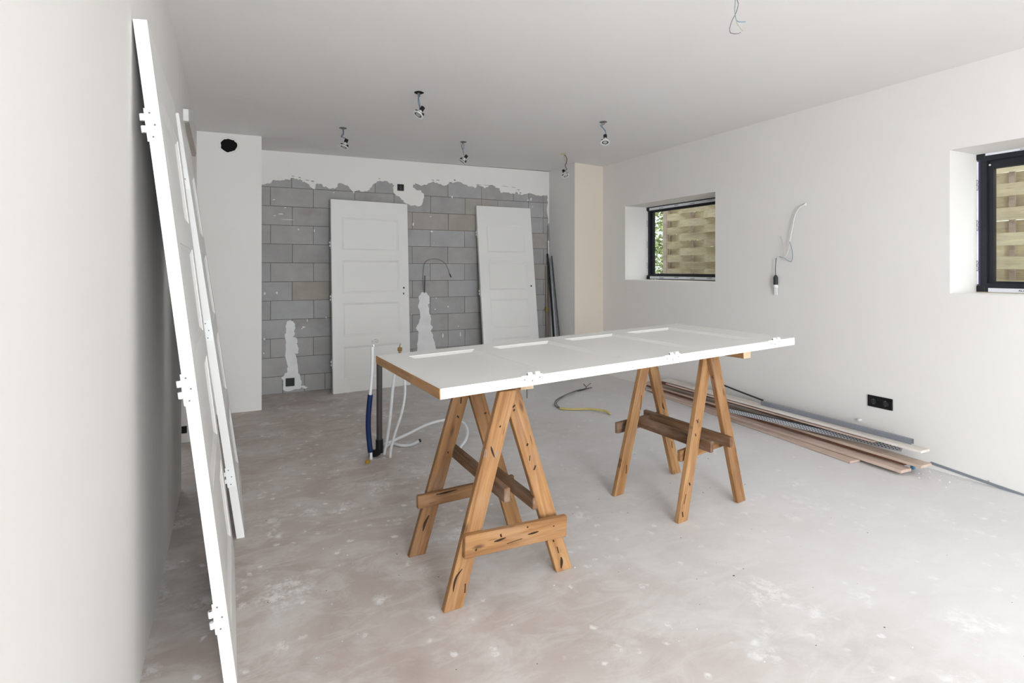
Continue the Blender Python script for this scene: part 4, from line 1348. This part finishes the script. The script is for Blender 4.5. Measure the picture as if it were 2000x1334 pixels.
lath = [o for o in bpy.data.objects if o.get('label', '').startswith('brown wooden lath')][0]
obj('tape', bm, M['tape'], lath, I4)
corner_pole('corner_tube', 'pale grey tube leaning in the corner, middle of the bundle', 'tube', (1075, 505), BACK_Y - 0.07, aim((1075, 505), (1084, 640), 0.062), 0.0125, M['tube_grey'])
corner_pole('corner_tube', 'thin dark grey tube leaning outermost in the corner against the pier', 'tube', (1077.5, 500), BACK_Y - 0.16, aim((1077.5, 500), (1091, 640), 0.02), 0.008, M['steel_dark'])
corner_pole('corner_tube', 'white tube leaning in the corner behind the pale grey tube', 'tube', (1071, 470), BACK_Y - 0.02, aim((1071, 470), (1077, 640), 0.018), 0.009, M['white_plastic'])

# ------------------------------------------------------------------ pile of boards along the right wall
def board(label, near, far, zn, zf, width, thick, mat, name='skirting_board', cat='board', away=1, mats=None, group='boards piled on the floor'):
    """near / far: pixel of the top front (room side) edge at both ends, at heights zn / zf"""
    a = at_z(near[0], near[1], zn); b = at_z(far[0], far[1], zf)
    ex = (a - b).normalized(); L = (a - b).length
    ez = (Z - ex * Z.dot(ex)).normalized(); ey = ez.cross(ex)      # ey: to the left of travel
    if ey.dot(rn) < 0: ey, flip = -ey, True
    else: flip = False
    m = frame_mw(b, ex, ez.cross(ex), ez)
    sgn = -1 if flip else 1
    bm = BM()
    y0, y1 = sorted((0, sgn * width))
    box(bm, 0, L, y0, y1, -thick, 0, 0, 0.0015)
    o = obj(name, bm, mat, None, m)
    return tag(o, label, cat, group)
B_ = 'board'
# bottom layer on the floor
board('pinkish board lying lowest and nearest the room in the pile, ending short', (1660, 901), (1290, 771), 0.017, 0.017, 0.10, 0.015, M['board_pink'])
board('pinkish board with a blue-tipped end, second from the room side', (1760, 919), (1262, 758), 0.040, 0.034, 0.105, 0.020, M['board_pink'])
board('dark brown board under the pale board in the pile', (1765, 905), (1262, 752), 0.058, 0.054, 0.10, 0.015, M['board_red'])
board('wide pale board with its sawn end sticking out nearest the camera', (1799, 910), (1255, 746), 0.082, 0.078, 0.115, 0.018, M['board_pale'])
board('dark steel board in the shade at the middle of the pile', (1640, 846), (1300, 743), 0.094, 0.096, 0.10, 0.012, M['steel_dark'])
board('red brown hardwood board between the pale and the whitewashed boards', (1547, 816), (1290, 745), 0.140, 0.140, 0.06, 0.026, M['board_red'])
board('whitewashed board lying on top of the pile, ending nearest the wall', (1799, 881), (1292, 741), 0.172, 0.182, 0.10, 0.016, M['board_white'])
board('pinkish white strip of board just under the topmost whitewashed board', (1706, 861), (1300, 748), 0.150, 0.158, 0.09, 0.014, M['board_pink'])
bt = at_z(1783, 911, 0.038)
bm = BM(); box(bm, bt.x - 0.012, bt.x + 0.012, bt.y - 0.01, bt.y + 0.01, 0.020, 0.041)
obj('blue_tip', bm, M['tip_blue'], [o for o in bpy.data.objects if 'blue-tipped' in o.get('label', '')][0], I4)
# perforated corner bead
a, b = at_z(1760, 882, 0.102), at_z(1405, 801, 0.106)
ex = (a - b).normalized(); L = (a - b).length; ez = (Z - ex * Z.dot(ex)).normalized(); ey = ez.cross(ex)
sg = 1 if ey.dot(rn) > 0 else -1
root = tag(empty('corner_bead', frame_mw(b, ex, ey, ez) @ Matrix.Rotation(sg * math.radians(32), 4, 'X')), 'perforated metal corner bead lying on the pale board', 'metal strip', 'boards piled on the floor')
bm = BM(); y0, y1 = sorted((0, sg * 0.042)); box(bm, 0, L, y0, y1, -0.002, 0)
obj('strip', bm, M['bead'], root)
bm = BM()
nh = int(L / 0.022)
for k in range(nh):
    for j in (0.008, 0.021, 0.034):
        xx = 0.01 + 0.022 * k + (0.011 if 0.015 < j < 0.03 else 0)
        cyl(bm, (xx, sg * j, -0.0005), (xx, sg * j, 0.0006), 0.0046, None, 6)
tag(obj('hole', bm, M['wire_black'], root), kind='stuff')
bm = BM(); y0, y1 = sorted((sg * 0.042, sg * 0.049)); box(bm, 0, L + 0.06, y0, y1, -0.004, 0.004)
obj('nose', bm, M['steel_dark'], root)
# galvanised channel on top
a, b = at_z(1780, 862, 0.195), at_z(1486, 786, 0.200)
ex = (a - b).normalized(); L = (a - b).length; ez = (Z - ex * Z.dot(ex)).normalized(); ey = ez.cross(ex)
sg = 1 if ey.dot(rn) > 0 else -1
root = tag(empty('metal_channel', frame_mw(b, ex, ey, ez)), 'grey metal channel lying on top of the whitewashed board', 'channel', 'boards piled on the floor')
bm = BM(); y0, y1 = sorted((0, sg * 0.0025)); box(bm, 0, L, y0, y1, -0.022, 0.012)
y0, y1 = sorted((sg * 0.0275, sg * 0.030)); box(bm, 0, L, y0, y1, -0.022, 0.012)
y0, y1 = sorted((sg * 0.0025, sg * 0.0275)); box(bm, 0, L, y0, y1, 0.0095, 0.012)
obj('channel', bm, M['steel'], root)
# dark rod behind
bm = BM(); tube(bm, [at_z(1402, 747.5, 0.25), at_z(1440, 763, 0.23), at_z(1490, 782, 0.212)], 0.008, 8)
tag(obj('dark_rod', bm, M['steel_dark']), 'thin dark rod slanting along the wall at the far end of the channel', 'rod')
# profile rail along the foot of the right wall
a1, a2 = off_right(1819, 901.5, 0.0), off_right(2030, 975, 0.0)
bm = BM()
ex = (a2 - a1).normalized(); ez = (Z - ex * Z.dot(ex)).normalized()
box(bm, 0, (a2 - a1).length + 0.8, -0.008, 0.0, -0.016, 0.0)
rail = obj('wall_strip', bm, M['steel'], None, frame_mw(a1, ex, ez.cross(ex) if ez.cross(ex).dot(rn) > 0 else -ez.cross(ex), ez))
tag(rail, 'long grey strip along the foot of the right wall, right of the boards', 'strip')
p = off_right(1931, 939, 0.008)
bm = BM(); cyl(bm, p, p - rn * 0.003, 0.004, None, 10); obj('screw', bm, M['chrome'], rail, I4)

# ------------------------------------------------------------------ crumbs of plaster and dirt on the floor
def crumbs(name, label, n, area_fn, rmin, rmax, mat, seed):
    rnd = random.Random(seed)
    bm = BM()
    for k in range(n):
        x, y = area_fn(rnd)
        r = rnd.uniform(rmin, rmax) * rnd.uniform(0.5, 1)
        vs = []
        m = 5
        for i in range(m):
            a = 2 * pi * i / m + rnd.uniform(-0.3, 0.3)
            vs.append(bm.verts.new((x + r * math.cos(a), y + r * math.sin(a) * rnd.uniform(0.5, 1), 0.0002)))
        t = bm.verts.new((x, y, r * rnd.uniform(0.3, 0.7)))
        for i in range(m): bm.faces.new((vs[i], vs[(i + 1) % m], t))
        bm.faces.new(vs[::-1])
    o = obj(name, bm, mat)
    return tag(o, label, 'debris', kind='stuff')
pc = at_z(1810, 915)
crumbs('plaster_crumbs', 'white plaster crumbs scattered over the floor', 420, lambda r: (r.uniform(0.0, 3.3), r.uniform(0.9, 5.9)), 0.002, 0.007, M['debris'], 21)
crumbs('plaster_rubble', 'heap of white plaster crumbs at the near end of the boards', 90, lambda r: (pc.x + r.gauss(-0.05, 0.10), pc.y + r.gauss(-0.02, 0.10)), 0.003, 0.012, M['debris'], 22)
crumbs('dirt_crumbs', 'dark dirt crumbs scattered over the floor', 160, lambda r: (r.uniform(-0.2, 3.0), r.uniform(0.9, 5.9)), 0.002, 0.006, M['debris_dark'], 23)
